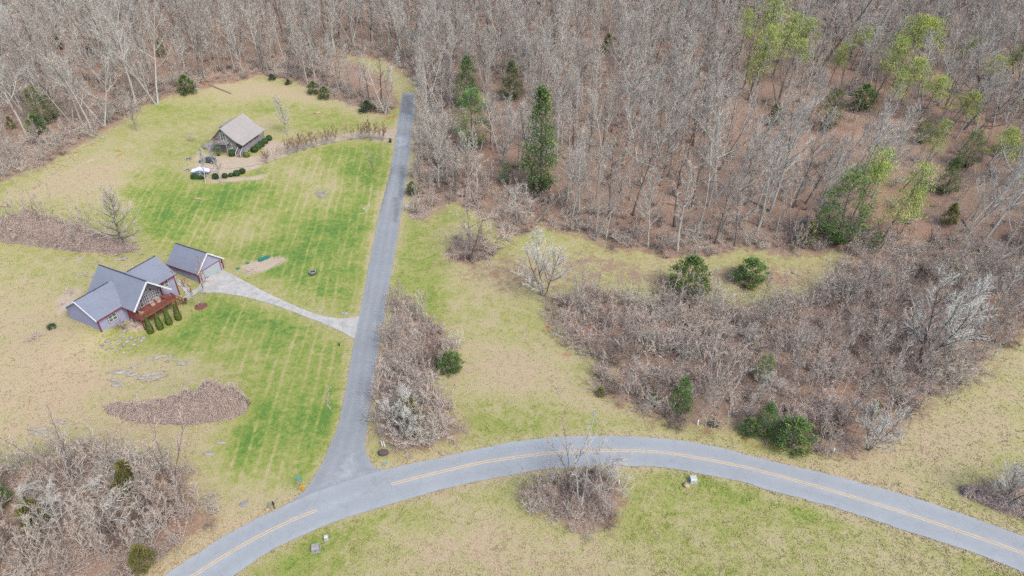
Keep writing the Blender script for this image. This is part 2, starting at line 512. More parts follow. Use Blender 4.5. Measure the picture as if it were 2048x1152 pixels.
# ------------------------------------------------------------------ mesh helpers
class MB:
    """collects shapes, then links them as one mesh object"""

    def __init__(s):
        s.v, s.f, s.mi, s.t = [], [], [], []

    def quad(s, *p):
        n = len(s.v)
        s.v += [tuple(q) for q in p]
        s.f.append(tuple(range(n, n + len(p))))

    def box(s, x0, x1, y0, y1, z0, z1):
        n = len(s.v)
        s.v += [(x0, y0, z0), (x1, y0, z0), (x1, y1, z0), (x0, y1, z0), (x0, y0, z1), (x1, y0, z1), (x1, y1, z1), (x0, y1, z1)]
        s.f += [tuple(n + i for i in q) for q in ((3, 2, 1, 0), (4, 5, 6, 7), (0, 1, 5, 4), (1, 2, 6, 5), (2, 3, 7, 6), (3, 0, 4, 7))]
        return s

    def prism(s, bottom, top):
        """closed solid between two matching rings"""
        n, k_ = len(s.v), len(bottom)
        s.v += [tuple(q) for q in bottom] + [tuple(q) for q in top]
        s.f.append(tuple(n + i for i in reversed(range(k_))))
        s.f.append(tuple(n + k_ + i for i in range(k_)))
        for i in range(k_):
            j = (i + 1) % k_
            s.f.append((n + i, n + j, n + k_ + j, n + k_ + i))
        return s

    def bar(s, a, b, w, h=None):
        """square bar from a to b"""
        a, b = Vector(a), Vector(b)
        d = (b - a).normalized()
        u = d.cross(Vector((0, 0, 1)))
        u = u.normalized() if u.length > .05 else Vector((1, 0, 0))
        v = u.cross(d).normalized()
        h = h or w
        ring = [u * w / 2 + v * h / 2, -u * w / 2 + v * h / 2, -u * w / 2 - v * h / 2, u * w / 2 - v * h / 2]
        return s.prism([a + q for q in ring], [b + q for q in ring])

    def tube(s, pts, rad, sides=3, cap=False):
        n0 = len(s.v)
        k_ = len(pts)
        for i in range(k_):
            p = pts[i]
            q, o = pts[min(i + 1, k_ - 1)], pts[max(i - 1, 0)]
            dx, dy, dz = q[0] - o[0], q[1] - o[1], q[2] - o[2]
            l = math.sqrt(dx * dx + dy * dy + dz * dz) or 1
            dx, dy, dz = dx / l, dy / l, dz / l
            if abs(dz) < .9:
                ux, uy, uz = dy, -dx, 0
            else:
                ux, uy, uz = 0, dz, -dy
            l = math.sqrt(ux * ux + uy * uy + uz * uz)
            ux, uy, uz = ux / l, uy / l, uz / l
            vx, vy, vz = uy * dz - uz * dy, uz * dx - ux * dz, ux * dy - uy * dx
            r = rad[i]
            for j in range(sides):
                a = 6.2832 * j / sides
                c, d = r * math.cos(a), r * math.sin(a)
                s.v.append((p[0] + ux * c + vx * d, p[1] + uy * c + vy * d, p[2] + uz * c + vz * d))
        for i in range(k_ - 1):
            for j in range(sides):
                a, b = n0 + i * sides + j, n0 + i * sides + (j + 1) % sides
                s.f.append((a, b, b + sides, a + sides))
        if cap:
            s.f.append(tuple(n0 + j for j in reversed(range(sides))))
            s.f.append(tuple(n0 + (k_ - 1) * sides + j for j in range(sides)))
        return s

    def twig(s, a, b, r):
        """thin three-sided spike"""
        n = len(s.v)
        dx, dy, dz = b[0] - a[0], b[1] - a[1], b[2] - a[2]
        l = math.sqrt(dx * dx + dy * dy) or 1e-6
        ux, uy = dy / l * r, -dx / l * r
        s.v += [(a[0] + ux, a[1] + uy, a[2]), (a[0] - ux, a[1] - uy, a[2]), (a[0], a[1], a[2] + r * 1.4), tuple(b)]
        s.f += [(n, n + 1, n + 3), (n + 1, n + 2, n + 3), (n + 2, n, n + 3)]

    def lathe(s, prof, sides=12, c=(0, 0)):
        """profile of (radius, z) turned round the vertical"""
        n = len(s.v)
        for r, z in prof:
            for j in range(sides):
                a = 6.28318 * j / sides
                s.v.append((c[0] + r * math.cos(a), c[1] + r * math.sin(a), z))
        for i in range(len(prof) - 1):
            for j in range(sides):
                a, b = n + i * sides + j, n + i * sides + (j + 1) % sides
                s.f.append((a, b, b + sides, a + sides))
        s.f.append(tuple(n + j for j in reversed(range(sides))))
        s.f.append(tuple(n + (len(prof) - 1) * sides + j for j in range(sides)))
        return s

    def mesh(s, name, mat, smooth=False):
        me = bpy.data.meshes.new(name)
        me.from_pydata(s.v, [], s.f)
        for m in (mat if isinstance(mat, (list, tuple)) else [mat]):
            me.materials.append(M[m])
        if s.t:
            a = me.attributes.new('tint', 'FLOAT', 'POINT')
            a.data.foreach_set('value', np.array(s.t, np.float32))
        if s.mi:
            me.polygons.foreach_set('material_index', np.array(s.mi, np.int32))
        if smooth:
            me.polygons.foreach_set('use_smooth', np.ones(len(s.f), bool))
        me.update()
        return me

    def build(s, name, mat, parent=None, smooth=False, loc=None):
        return link(name, s.mesh(name, mat, smooth), parent, loc)


def link(name, me, parent=None, loc=None):
    o = bpy.data.objects.new(name, me)
    COL.objects.link(o)
    if parent is not None:
        o.parent = parent
    if loc is not None:
        o.location = loc
    return o


def tag(o, label=None, cat=None, group=None, kind=None):
    for key, v in (('label', label), ('category', cat), ('group', group), ('kind', kind)):
        if v:
            o[key] = v
    return o


def thing(name, label, cat, loc, rz=0, group=None, scale=1):
    o = bpy.data.objects.new(name, None)
    COL.objects.link(o)
    o.location = loc
    o.rotation_euler = (0, 0, rz)
    o.scale = (scale,) * 3
    o.empty_display_size = .5
    return tag(o, label, cat, group)


def set_attrs(me, d):
    for key, v in d.items():
        a = me.attributes.new(key, 'FLOAT', 'POINT')
        a.data.foreach_set('value', np.asarray(v, np.float32))


# ------------------------------------------------------------------ zones of the ground (outlined on the photograph, laid on the terrain)
def zone(px):
    return at_many(px)


ROAD_UP = [(250, 1205), (326, 1152), (397, 1106), (461, 1065), (549, 1021), (640, 981), (769, 940), (900, 911), (980, 893), (1048, 881), (1124, 873.5), (1224, 872), (1319, 877), (1414, 890), (1527, 918.5), (1669, 952), (1827, 996), (2048, 1073), (2300, 1170)]
ROAD_LO = [(370, 1210), (467, 1152), (534, 1106), (608, 1070), (681, 1040), (769, 1012), (900, 975), (980, 958), (1075, 941), (1170, 933.5), (1251, 932), (1332, 936), (1400, 948), (1480, 963), (1536, 980), (1685, 1020), (1811, 1062), (1938, 1102), (2048, 1146), (2250, 1232)]
LANE_L = [(805, 186), (800, 215), (793, 262), (783, 330), (771, 380), (758, 430), (748, 480), (738, 530), (729, 580), (718, 634), (709, 677), (700, 730), (688, 800), (674, 855), (660, 892), (645, 925), (628, 955), (600, 990), (560, 1016)]
LANE_R = [(831, 186), (829, 225), (824, 275), (817, 330), (809, 380), (802, 430), (794, 480), (786, 530), (776, 585), (766, 640), (757, 700), (748, 760), (740, 815), (734, 860), (731, 890), (733, 910), (741, 925), (758, 938), (790, 940)]
RU, RLo = smooth_line(zone(ROAD_UP), 260), smooth_line(zone(ROAD_LO), 260)
LL, LR = smooth_line(zone(LANE_L), 220), smooth_line(zone(LANE_R), 220)
road_poly = np.vstack([RU, RLo[::-1]])[::2]
lane_poly = np.vstack([LL, LR[::-1]])[::2]
DRV_U = [(445, 539.5), (480, 557), (520, 579), (560, 598), (600, 616), (640, 630), (668, 636), (692, 637), (719, 633)]
DRV_L = [(402, 563.5), (398, 582), (440, 586), (490, 594), (545, 609), (600, 629), (645, 647), (680, 662), (709, 678)]
DU, DL = smooth_line(zone(DRV_U), 61), smooth_line(zone(DRV_L), 61)
drv_poly = np.vstack([DU, DL[::-1]])
CDR = [(792, 268), (765, 269), (735, 269), (700, 273), (660, 280), (620, 289), (580, 301), (545, 313), (510, 322), (475, 326), (440, 326), (405, 327)]
CDRw = smooth_line(zone(CDR), 60)

FOREST = zone([(833, 175), (832, 300), (820, 425), (850, 437), (905, 405), (985, 445), (1012, 482), (1080, 452), (1160, 472), (1225, 500), (1290, 500), (1330, 520), (1420, 512), (1480, 500), (1560, 512), (1680, 505), (1720, 530), (1850, 545), (2120, 560), (2300, 300), (2200, -60), (1024, -60), (-200, -60), (-200, 330), (0, 365), (90, 330), (150, 295), (245, 245), (280, 215), (330, 195), (400, 178), (520, 152), (590, 163), (660, 195), (720, 218), (775, 232), (795, 205), (770, 150), (680, 110), (760, 118), (815, 150)])
THICKET = zone([(1100, 600), (1180, 575), (1290, 598), (1380, 592), (1480, 612), (1600, 598), (1650, 575), (1690, 515), (1850, 535), (2120, 560), (2120, 640), (2040, 680), (1960, 740), (1850, 830), (1780, 880), (1710, 915), (1640, 905), (1550, 870), (1420, 868), (1290, 838), (1205, 795), (1190, 725), (1110, 670)])
HEDGE_L = zone([(-40, 452), (60, 448), (150, 462), (220, 476), (290, 496), (230, 507), (160, 502), (70, 491), (-40, 472)])
HEDGE_LANE = zone([(785, 590), (835, 620), (880, 660), (912, 690), (905, 735), (865, 755), (880, 790), (950, 865), (890, 893), (800, 915), (765, 890), (740, 850), (748, 780), (770, 690)])
BRUSH_LL = zone([(-60, 930), (40, 925), (120, 900), (230, 905), (300, 910), (360, 935), (400, 980), (425, 1020), (420, 1060), (360, 1095), (300, 1150), (250, 1200), (-60, 1200)])
ISLAND = zone([(1035, 985), (1080, 960), (1150, 945), (1220, 940), (1248, 975), (1250, 1020), (1225, 1065), (1170, 1075), (1110, 1050), (1055, 1020)])
BRAMBLE = zone([(205, 814), (260, 806), (330, 803), (400, 800), (440, 796), (488, 802), (497, 816), (455, 836), (380, 848), (280, 847), (225, 830)])
BRUSH_D2 = zone([(900, 480), (960, 470), (1000, 500), (985, 520), (930, 530), (890, 515)])
EDGE_R = zone([(1930, 985), (1990, 960), (2100, 930), (2100, 1040), (2048, 1035), (1980, 1015)])
LAWN_A = zone([(240, 345), (330, 335), (420, 365), (520, 330), (560, 318), (660, 292), (785, 282), (775, 345), (758, 420), (742, 500), (725, 580), (712, 630), (660, 625), (560, 575), (500, 545), (430, 520), (330, 500), (290, 470), (270, 430)])
LAWN_B = zone([(412, 592), (500, 602), (600, 635), (705, 690), (695, 745), (680, 820), (655, 880), (630, 930), (600, 965), (530, 985), (470, 990), (430, 955), (430, 890), (500, 830), (510, 760), (440, 730), (370, 720), (300, 700), (340, 660)])
LAWN_C = zone([(800, 430), (840, 440), (870, 490), (890, 560), (870, 640), (830, 600), (785, 590), (790, 530)])
LUSH_SPOTS = [zone(q) for q in (
    [(300, 210), (380, 195), (480, 185), (600, 200), (700, 225), (780, 245), (760, 262), (660, 262), (560, 258), (540, 230), (420, 235), (330, 240)],
    [(230, 380), (330, 365), (430, 375), (520, 365), (470, 420), (400, 440), (330, 470), (270, 430)],
    [(690, 300), (780, 290), (740, 420), (690, 520), (650, 480), (690, 400)],
    [(440, 505), (560, 470), (690, 430), (720, 500), (690, 620), (600, 590), (520, 530)],
    [(420, 595), (560, 625), (690, 700), (660, 740), (560, 680), (480, 660), (380, 690), (310, 690)],
    [(650, 760), (690, 800), (655, 890), (610, 960), (580, 970), (600, 900)],
    [(500, 780), (560, 800), (540, 900), (470, 960), (450, 900)],
    [(1180, 1030), (1250, 960), (1370, 990), (1330, 1080), (1240, 1110)],
    [(1000, 985), (1040, 1000), (1100, 1060), (1060, 1060), (1010, 1020)],
    [(960, 815), (1080, 835), (1250, 845), (1150, 868), (980, 885)],
    [(195, 660), (280, 640), (320, 660), (300, 700), (210, 715)],
    [(640, 300), (700, 290), (720, 310), (660, 330)],
    [(260, 505), (330, 500), (330, 560), (280, 520)],
    [(1330, 940), (1500, 975), (1650, 1020), (1620, 1045), (1450, 1010)],
    [(500, 1120), (700, 1050), (1000, 980), (1010, 1010), (720, 1100), (560, 1170)])]
STRAW = [zone(q) for q in (
    [(-80, 560), (120, 590), (180, 660), (210, 720), (350, 740), (330, 770), (210, 800), (400, 860), (380, 910), (250, 890), (100, 890), (-80, 920)],
    [(0, 400), (100, 345), (240, 300), (300, 330), (240, 370), (130, 420)],
    [(400, 190), (520, 160), (640, 190), (760, 232), (600, 205), (480, 200)],
    [(900, 1000), (1100, 1060), (1220, 1120), (1200, 1170), (700, 1170)],
    [(1720, 920), (1900, 800), (2048, 720), (2048, 900), (1900, 960)],
    [(430, 920), (560, 960), (610, 980), (540, 1030), (440, 1080), (330, 1140), (430, 1040)],
    [(420, 470), (520, 440), (560, 480), (470, 510)],
    [(920, 660), (1080, 700), (1150, 780), (1000, 800), (900, 760)],
    [(550, 325), (640, 340), (710, 375), (640, 392), (560, 375)])]
DIRT = [zone(q) for q in (
    [(385, 318), (400, 300), (430, 310), (500, 312), (540, 310), (525, 335), (480, 350), (420, 352), (390, 345)],
    [(530, 270), (560, 285), (600, 280), (560, 310), (520, 315)],
    [(470, 535), (500, 520), (570, 510), (580, 522), (520, 548), (490, 555)],
    [(105, 600), (150, 570), (170, 580), (140, 620), (115, 640)],
    [(235, 640), (300, 640), (320, 660), (260, 668)],
    [(740, 265), (785, 262), (790, 285), (745, 285)],
    [(385, 335), (400, 350), (500, 352), (540, 345), (530, 360), (420, 368)])]
RIDGE_DIRT = zone([(215, 275), (240, 270), (200, 320), (120, 360), (60, 395), (50, 385), (120, 345), (190, 305)])
MOSS = [zone(q) for q in ([(1400, 850), (1480, 858), (1560, 880), (1660, 900), (1640, 915), (1560, 905), (1460, 878), (1400, 868)],
                          [(225, 295), (250, 295), (245, 320), (228, 320)], [(765, 228), (800, 225), (790, 240), (765, 240)])]
BARE = [zone(q) for q in ([(1145, 842), (1172, 842), (1172, 851), (1145, 851)], [(1105, 700), (1145, 703), (1150, 715), (1115, 714)],
                          [(1085, 640), (1100, 630), (1110, 665), (1090, 672)], [(365, 905), (380, 908), (378, 920), (366, 918)])]
MEADOW = zone([(880, 545), (1020, 500), (1200, 490), (1330, 530), (1500, 520), (1680, 520), (1640, 590), (1480, 605), (1290, 590), (1100, 590), (1000, 600)])
TRACKS = [zone([(x_, y_ - w_) for x_, y_ in q] + [(x_, y_ + w_) for x_, y_ in q[::-1]]) for w_, q in ((4, [(0, 645), (70, 680), (130, 720), (175, 770)]), (4, [(0, 690), (60, 715), (110, 750), (150, 800)]), (4, [(0, 735), (50, 755), (90, 785), (120, 830)]), (3, [(20, 610), (100, 650), (160, 700), (205, 760)]), (3, [(0, 668), (65, 698), (120, 735), (160, 785)]))]
WHEEL = [zone(q) for q in ([(1042, 650), (1050, 645), (1054, 680), (1075, 700), (1070, 705), (1046, 684)], [(1058, 668), (1064, 664), (1092, 692), (1088, 697)], [(1030, 500), (1010, 520), (975, 535), (975, 530), (1005, 515)], [(1155, 750), (1162, 750), (1168, 790), (1160, 790)])]


def zone_attrs(x, y):
    """how lush, dry, littered, bare each ground point is"""
    a = {}
    lush = np.maximum.reduce([poly_mask(LAWN_A, x, y, 3) * .55, poly_mask(LAWN_B, x, y, 3) * .55, poly_mask(LAWN_C, x, y, 2.5) * .6])
    sp = np.zeros(x.shape)
    for q in LUSH_SPOTS:
        sp = np.maximum(sp, poly_mask(q, x, y, 3.5))
    a['lush'] = np.clip(lush * .66 + sp * .36, 0, 1)
    st = np.zeros(x.shape)
    for q in STRAW:
        st = np.maximum(st, poly_mask(q, x, y, 6))
    # dry trampled verge along both edges of the roads
    verge = np.maximum(poly_mask(road_poly, x, y, 2.2), poly_mask(lane_poly, x, y, 1.5))
    verge = np.clip((verge - .05) * 2.5, 0, 1)
    a['straw'] = np.clip(st + verge * .8 + poly_mask(MEADOW, x, y, 5) * .1, 0, 1)
    lf = poly_mask(FOREST, x, y, 4)
    for q, s in ((THICKET, 5), (HEDGE_L, 2), (HEDGE_LANE, 2.8), (BRUSH_LL, 4), (ISLAND, 2.2), (BRUSH_D2, 2), (EDGE_R, 2.0)):
        lf = np.maximum(lf, poly_mask(q, x, y, s) * .84)
    lf = np.maximum(lf, poly_mask(MEADOW, x, y, 6) * .52)
    lf = np.maximum(lf, poly_mask(BRAMBLE, x, y, 1) * .8)
    for q in WHEEL:
        lf = np.maximum(lf, poly_mask(q, x, y, .6) * .5)
    a['leaf'] = lf
    for q in TRACKS:
        a['straw'] = np.maximum(a['straw'], poly_mask(q, x, y, .8) * 2.2)
    d = np.zeros(x.shape)
    for q in DIRT:
        d = np.maximum(d, poly_mask(q, x, y, 1.8) * .8)
    d = np.maximum(d, poly_mask(RIDGE_DIRT, x, y, 2.5) * .62)
    d = np.maximum(d, poly_mask(road_poly, x, y, .7) * .6)
    d = np.maximum(d, poly_mask(lane_poly, x, y, .6) * .6)
    a['dirt'] = d
    a['mow'] = np.maximum(poly_mask(LAWN_A, x, y, 3), poly_mask(LAWN_B, x, y, 3))
    m = np.zeros(x.shape)
    for q in MOSS:
        m = np.maximum(m, poly_mask(q, x, y, 1.5) * .62)
    a['moss'] = m
    b = np.zeros(x.shape)
    for q in BARE:
        b = np.maximum(b, poly_mask(q, x, y, .8) * .7)
    a['bare'] = b
    return a


def grid_mesh(name, V, nx, ny, mat):
    """mesh of an ny x nx lattice of points V"""
    me = bpy.data.meshes.new(name)
    i = np.arange(nx * ny).reshape(ny, nx)
    F = np.stack([i[:-1, :-1], i[:-1, 1:], i[1:, 1:], i[1:, :-1]], -1).reshape(-1, 4)
    me.vertices.add(len(V))
    me.vertices.foreach_set('co', np.ascontiguousarray(V, np.float32).ravel())
    me.loops.add(F.size)
    me.loops.foreach_set('vertex_index', F.ravel().astype(np.int32))
    me.polygons.add(len(F))
    me.polygons.foreach_set('loop_start', np.arange(0, F.size, 4, dtype=np.int32))
    me.polygons.foreach_set('use_smooth', np.ones(len(F), bool))
    me.materials.append(M[mat])
    me.update(calc_edges=True)
    return me


gx = np.concatenate([[-3500, -2000, -1200, -800, -600, -480], np.arange(-400, -150, 3.0), np.arange(-150, 150, 1.0), np.arange(150, 401, 3.0), [480, 600, 800, 1200, 2000, 3500]])
gy = np.concatenate([[-3000, -1500, -600, -200, -80, -20, 10], np.arange(30, 260, 1.0), np.arange(260, 461, 3.0), [520, 620, 800, 1200, 2000, 4000]])
GX, GY = np.meshgrid(gx, gy)
X, Y = GX.ravel(), GY.ravel()
Z = zt(X, Y)
# small unevenness of the turf
Z = Z + nrg.normal(0, .022, Z.shape) - .12 * np.maximum(np.maximum(poly_mask(road_poly, X, Y, 1.2), poly_mask(lane_poly, X, Y, 1.2)), np.maximum(poly_mask(drv_poly, X, Y, 1.2), 0))
gm = grid_mesh('ground', np.stack([X, Y, Z], 1), len(gx), len(gy), 'ground')
set_attrs(gm, zone_attrs(X, Y))
tag(link('ground', gm), 'grass fields, lawns and leaf covered woodland floor', None, None, 'structure')


def ribbon(name, A, B, n_across, mat, dz, extra=None, jitter=0.0):
    """road surface between two edge lines, laid dz above the terrain"""
    n = len(A)
    T = np.linspace(0, 1, n_across)
    V = A[:, None, :2] * (1 - T)[None, :, None] + B[:, None, :2] * T[None, :, None]
    if jitter:
        d = (B - A)[:, :2]
        d = d / np.linalg.norm(d, axis=1)[:, None]
        ja = np.convolve(nrg.normal(0, jitter, n + 2), [.25, .5, .25], 'valid')
        jb = np.convolve(nrg.normal(0, jitter, n + 2), [.25, .5, .25], 'valid')
        V[:, 0] += d * ja[:, None]
        V[:, -1] += d * jb[:, None]
    Vf = V.reshape(-1, 2)
    z = zt(Vf[:, 0], Vf[:, 1]) + dz
    me = grid_mesh(name, np.column_stack([Vf, z]), n_across, n, mat)
    at_ = {'across': np.tile(T, n)}
    if extra:
        at_.update(extra(Vf[:, 0], Vf[:, 1]))
    set_attrs(me, at_)
    return tag(link(name, me), None, None, None, 'structure')


LANE_DARK = [zone(q) for q in ([(775, 335), (787, 335), (764, 425), (752, 425)], [(800, 330), (812, 330), (806, 400), (794, 400)], [(786, 395), (800, 392), (798, 445), (784, 448)], [(770, 350), (778, 345), (768, 390), (760, 392)], [(805, 190), (830, 190), (824, 230), (800, 225)])]  # patches where the lane surface is darker

WORN = [zone(q) for q in ([(690, 905), (718, 905), (722, 955), (700, 975), (640, 985), (660, 960)], [(785, 270), (820, 270), (815, 300), (785, 295)], [(640, 965), (760, 938), (770, 945), (640, 985)])]


def lane_dark(x, y):
    m = np.zeros(x.shape)
    for q in LANE_DARK:
        m = np.maximum(m, poly_mask(q, x, y, 1.5) * 1.05)
    w = np.zeros(x.shape)
    m = np.maximum(m, np.clip((y - 150) / 60, 0, 1) * .33)  # whole lane darker towards its far end
    for q in WORN:
        w = np.maximum(w, poly_mask(q, x, y, 2.5) * .7)
    return {'lane_dark': m, 'worn': w}


ribbon('side_road', LL, LR, 9, 'asphalt_lane', .03, lane_dark, .12)
ribbon('main_road', RU, RLo, 11, 'asphalt_road', .045, None, .07)
YL = [(388, 1151), (430, 1124), (487.5, 1089.5), (530, 1067), (564, 1050), (600, 1034), (634, 1020.6)]
YR = [(783, 969), (840, 954), (900, 939.5), (980, 922.6), (1088, 908), (1170, 902.6), (1251, 902), (1319, 904.5), (1400, 917.0), (1480, 932.7), (1526.6, 944), (1653, 978.7), (1795.6, 1022), (1922, 1064), (2048, 1108), (2250, 1190)]
for line in ([(300, 1206), (340, 1180)] + YL, YR):
    C = smooth_line(zone(line), 120)
    d = np.gradient(C[:, :2], axis=0)
    d = d / np.linalg.norm(d, axis=1)[:, None]
    nrm = np.column_stack([-d[:, 1], d[:, 0]])
    for s in (-.19, .19):
        A = C.copy()
        B = C.copy()
        A[:, :2] += nrm * (s - .062)
        B[:, :2] += nrm * (s + .062)
        ribbon('road_marking', A, B, 2, 'line_yellow', .058)

# concrete driveway: an empty that carries its slabs
drive = thing('concrete_driveway', None, None, (0, 0, 0))
drive['kind'] = 'structure'
JT = np.linspace(0, 60, 13).astype(int)
for i in range(12):
    for j in range(2):
        a, b = JT[i], JT[i + 1]
        m0, m1 = (DU[a] + DL[a]) / 2, (DU[b] + DL[b]) / 2
        idx = np.linspace(a, b, 6).astype(int)
        inner = [(DU[q] + DL[q]) / 2 for q in idx]
        outer = [(DU if j == 0 else DL)[q] for q in idx]
        n = len(idx)
        gap = .015
        ring = inner + outer[::-1]
        c = sum(ring) / len(ring)
        ring = [c + (p - c) * (1 - gap / max(.5, np.linalg.norm((p - c)[:2])) * 1.0) for p in ring]
        zz = [zf(p[0], p[1]) for p in ring]
        if j == 1:
            ring, zz = ring[::-1], zz[::-1]
        q = MB()
        q.prism([(p[0], p[1], z - .12) for p, z in zip(ring, zz)][::-1], [(p[0], p[1], z + .04 + .008 * ((i * 2 + j) % 3)) for p, z in zip(ring, zz)][::-1])
        o = q.build('slab', 'concrete_slab', drive)
# front walk from the driveway to the house steps
wk = smooth_line(zone([(402, 577), (388, 585), (378, 592), (370, 599)]), 20)
wk2 = smooth_line(zone([(378, 588), (374, 580), (364, 570), (352, 561), (346, 553)]), 24)
for line, wd, dz in ((wk, .75, .05), (wk2, .6, .062)):
    d = np.gradient(line[:, :2], axis=0)
    d = d / np.linalg.norm(d, axis=1)[:, None]
    nrm = np.column_stack([-d[:, 1], d[:, 0], np.zeros(len(d))])
    ribbon('footpath', line - nrm * wd, line + nrm * wd, 3, 'concrete_slab', dz)
# gravel drive to the cabin: same earth as the ground, laid on it
d = np.gradient(CDRw[:, :2], axis=0)
d = d / np.linalg.norm(d, axis=1)[:, None]
nrm = np.column_stack([-d[:, 1], d[:, 0], np.zeros(len(d))])
wd = np.interp(np.arange(60), [0, 6, 20, 40, 50, 59], [3.6, 2.2, 1.9, 2.2, 3.2, 3.6])[:, None]


def all_dirt(x, y):
    a = zone_attrs(x, y)
    a['dirt'] = np.full(x.shape, .78)
    a['leaf'] = a['leaf'] * 0
    return a


ribbon('gravel_drive', CDRw - nrm * wd, CDRw + nrm * wd, 7, 'ground', .085, all_dirt, .25)


# ------------------------------------------------------------------ grass that stands up in the near fields and on the verges
def grass_patch():
    N = 95000
    # even cover in the picture: denser near the camera
    px = np.column_stack([nrg.uniform(-20, 2068, N), 1170 - 870 * nrg.random(N) ** 1.15])
    P = at_many(px)
    P[:, 0] += nrg.normal(0, .4, N)
    P[:, 1] += nrg.normal(0, .4, N)
    x, y = P[:, 0], P[:, 1]
    keep = ~(in_poly(road_poly, x, y) | in_poly(lane_poly, x, y) | in_poly(drv_poly, x, y))
    z_ = zone_attrs(x, y)
    keep &= (z_['leaf'] < .6) & (z_['dirt'] < .55) & (nrg.random(N) > z_['mow'] * .55)
    keep &= ~in_poly(HOUSE_FP, x, y) & ~in_poly(CABIN_FP, x, y) & ~in_poly(GARAGE_FP, x, y)
    x, y = x[keep], y[keep]
    n = len(x)
    z_ = {k_: v[keep] for k_, v in z_.items()}
    z = zt(x, y) - .03
    K = 3
    ang = nrg.uniform(0, 6.283, (n, K))
    hgt = nrg.uniform(.06, .19, (n, K)) * (1 - .55 * z_['mow'])[:, None]
    wid = nrg.uniform(.05, .13, (n, K))
    lean = nrg.uniform(.05, .3, (n, K))
    ox, oy = nrg.normal(0, .12, (n, K)), nrg.normal(0, .12, (n, K))
    bx, by = x[:, None] + ox, y[:, None] + oy
    ca, sa = np.cos(ang), np.sin(ang)
    V = np.empty((n, K, 3, 3), np.float32)
    V[..., 0, 0], V[..., 0, 1], V[..., 0, 2] = bx + ca * wid, by + sa * wid, z[:, None]
    V[..., 1, 0], V[..., 1, 1], V[..., 1, 2] = bx - ca * wid, by - sa * wid, z[:, None]
    V[..., 2, 0], V[..., 2, 1], V[..., 2, 2] = bx - sa * lean, by + ca * lean, z[:, None] + hgt
    V = V.reshape(-1, 3)
    me = bpy.data.meshes.new('grass')
    me.vertices.add(len(V))
    me.vertices.foreach_set('co', V.ravel())
    nf = len(V) // 3
    me.loops.add(nf * 3)
    me.loops.foreach_set('vertex_index', np.arange(nf * 3, dtype=np.int32))
    me.polygons.add(nf)
    me.polygons.foreach_set('loop_start', np.arange(0, nf * 3, 3, dtype=np.int32))
    me.materials.append(M['ground'])
    me.update(calc_edges=True)
    set_attrs(me, {k_: np.repeat(v, K * 3) for k_, v in z_.items()})
    tag(link('grass', me), 'short winter grass standing on the fields and verges', 'grass', None, 'stuff')


# ------------------------------------------------------------------ buildings
def frame(px, py, zz, deg):
    """house frame: x along the front, y to the back"""
    u, v = (px - 1024) / FPX, -(py - 576) / FPX
    dx, dy, dz = u, _ct + v * _st, -_st + v * _ct
    t = (zz - CAMH) / dz
    return (dx * t, dy * t, zz)


def loc2w(org, deg, x, y):
    a = R(deg)
    return (org[0] + math.cos(a) * x - math.sin(a) * y, org[1] + math.sin(a) * x + math.cos(a) * y)


H_ORG, H_DEG = (-77.97, 103.0, 2.5), 63.5
C_ORG, C_DEG = (-81.08, 182.9, 4.6), 78 - 90
fp = lambda o, d, x0, x1, y0, y1: np.array([loc2w(o, d, *p) for p in ((x0, y0), (x1, y0), (x1, y1), (x0, y1))])
HOUSE_FP = fp(H_ORG, H_DEG, 0, 17.5, -1, 9)
GARAGE_FP = fp(H_ORG, H_DEG, 22.7, 29.3, -.5, 8.3)
CABIN_FP = fp(C_ORG, C_DEG, -5, 4.7, .8, 13)


def roof_slab(name, mat, parent, ring, th=.16):
    """sloping roof plane with thickness; ring listed anticlockwise seen from above"""
    q = MB()
    q.prism([(p[0], p[1], p[2] - th) for p in ring], ring)
    return q.build(name, mat, parent)


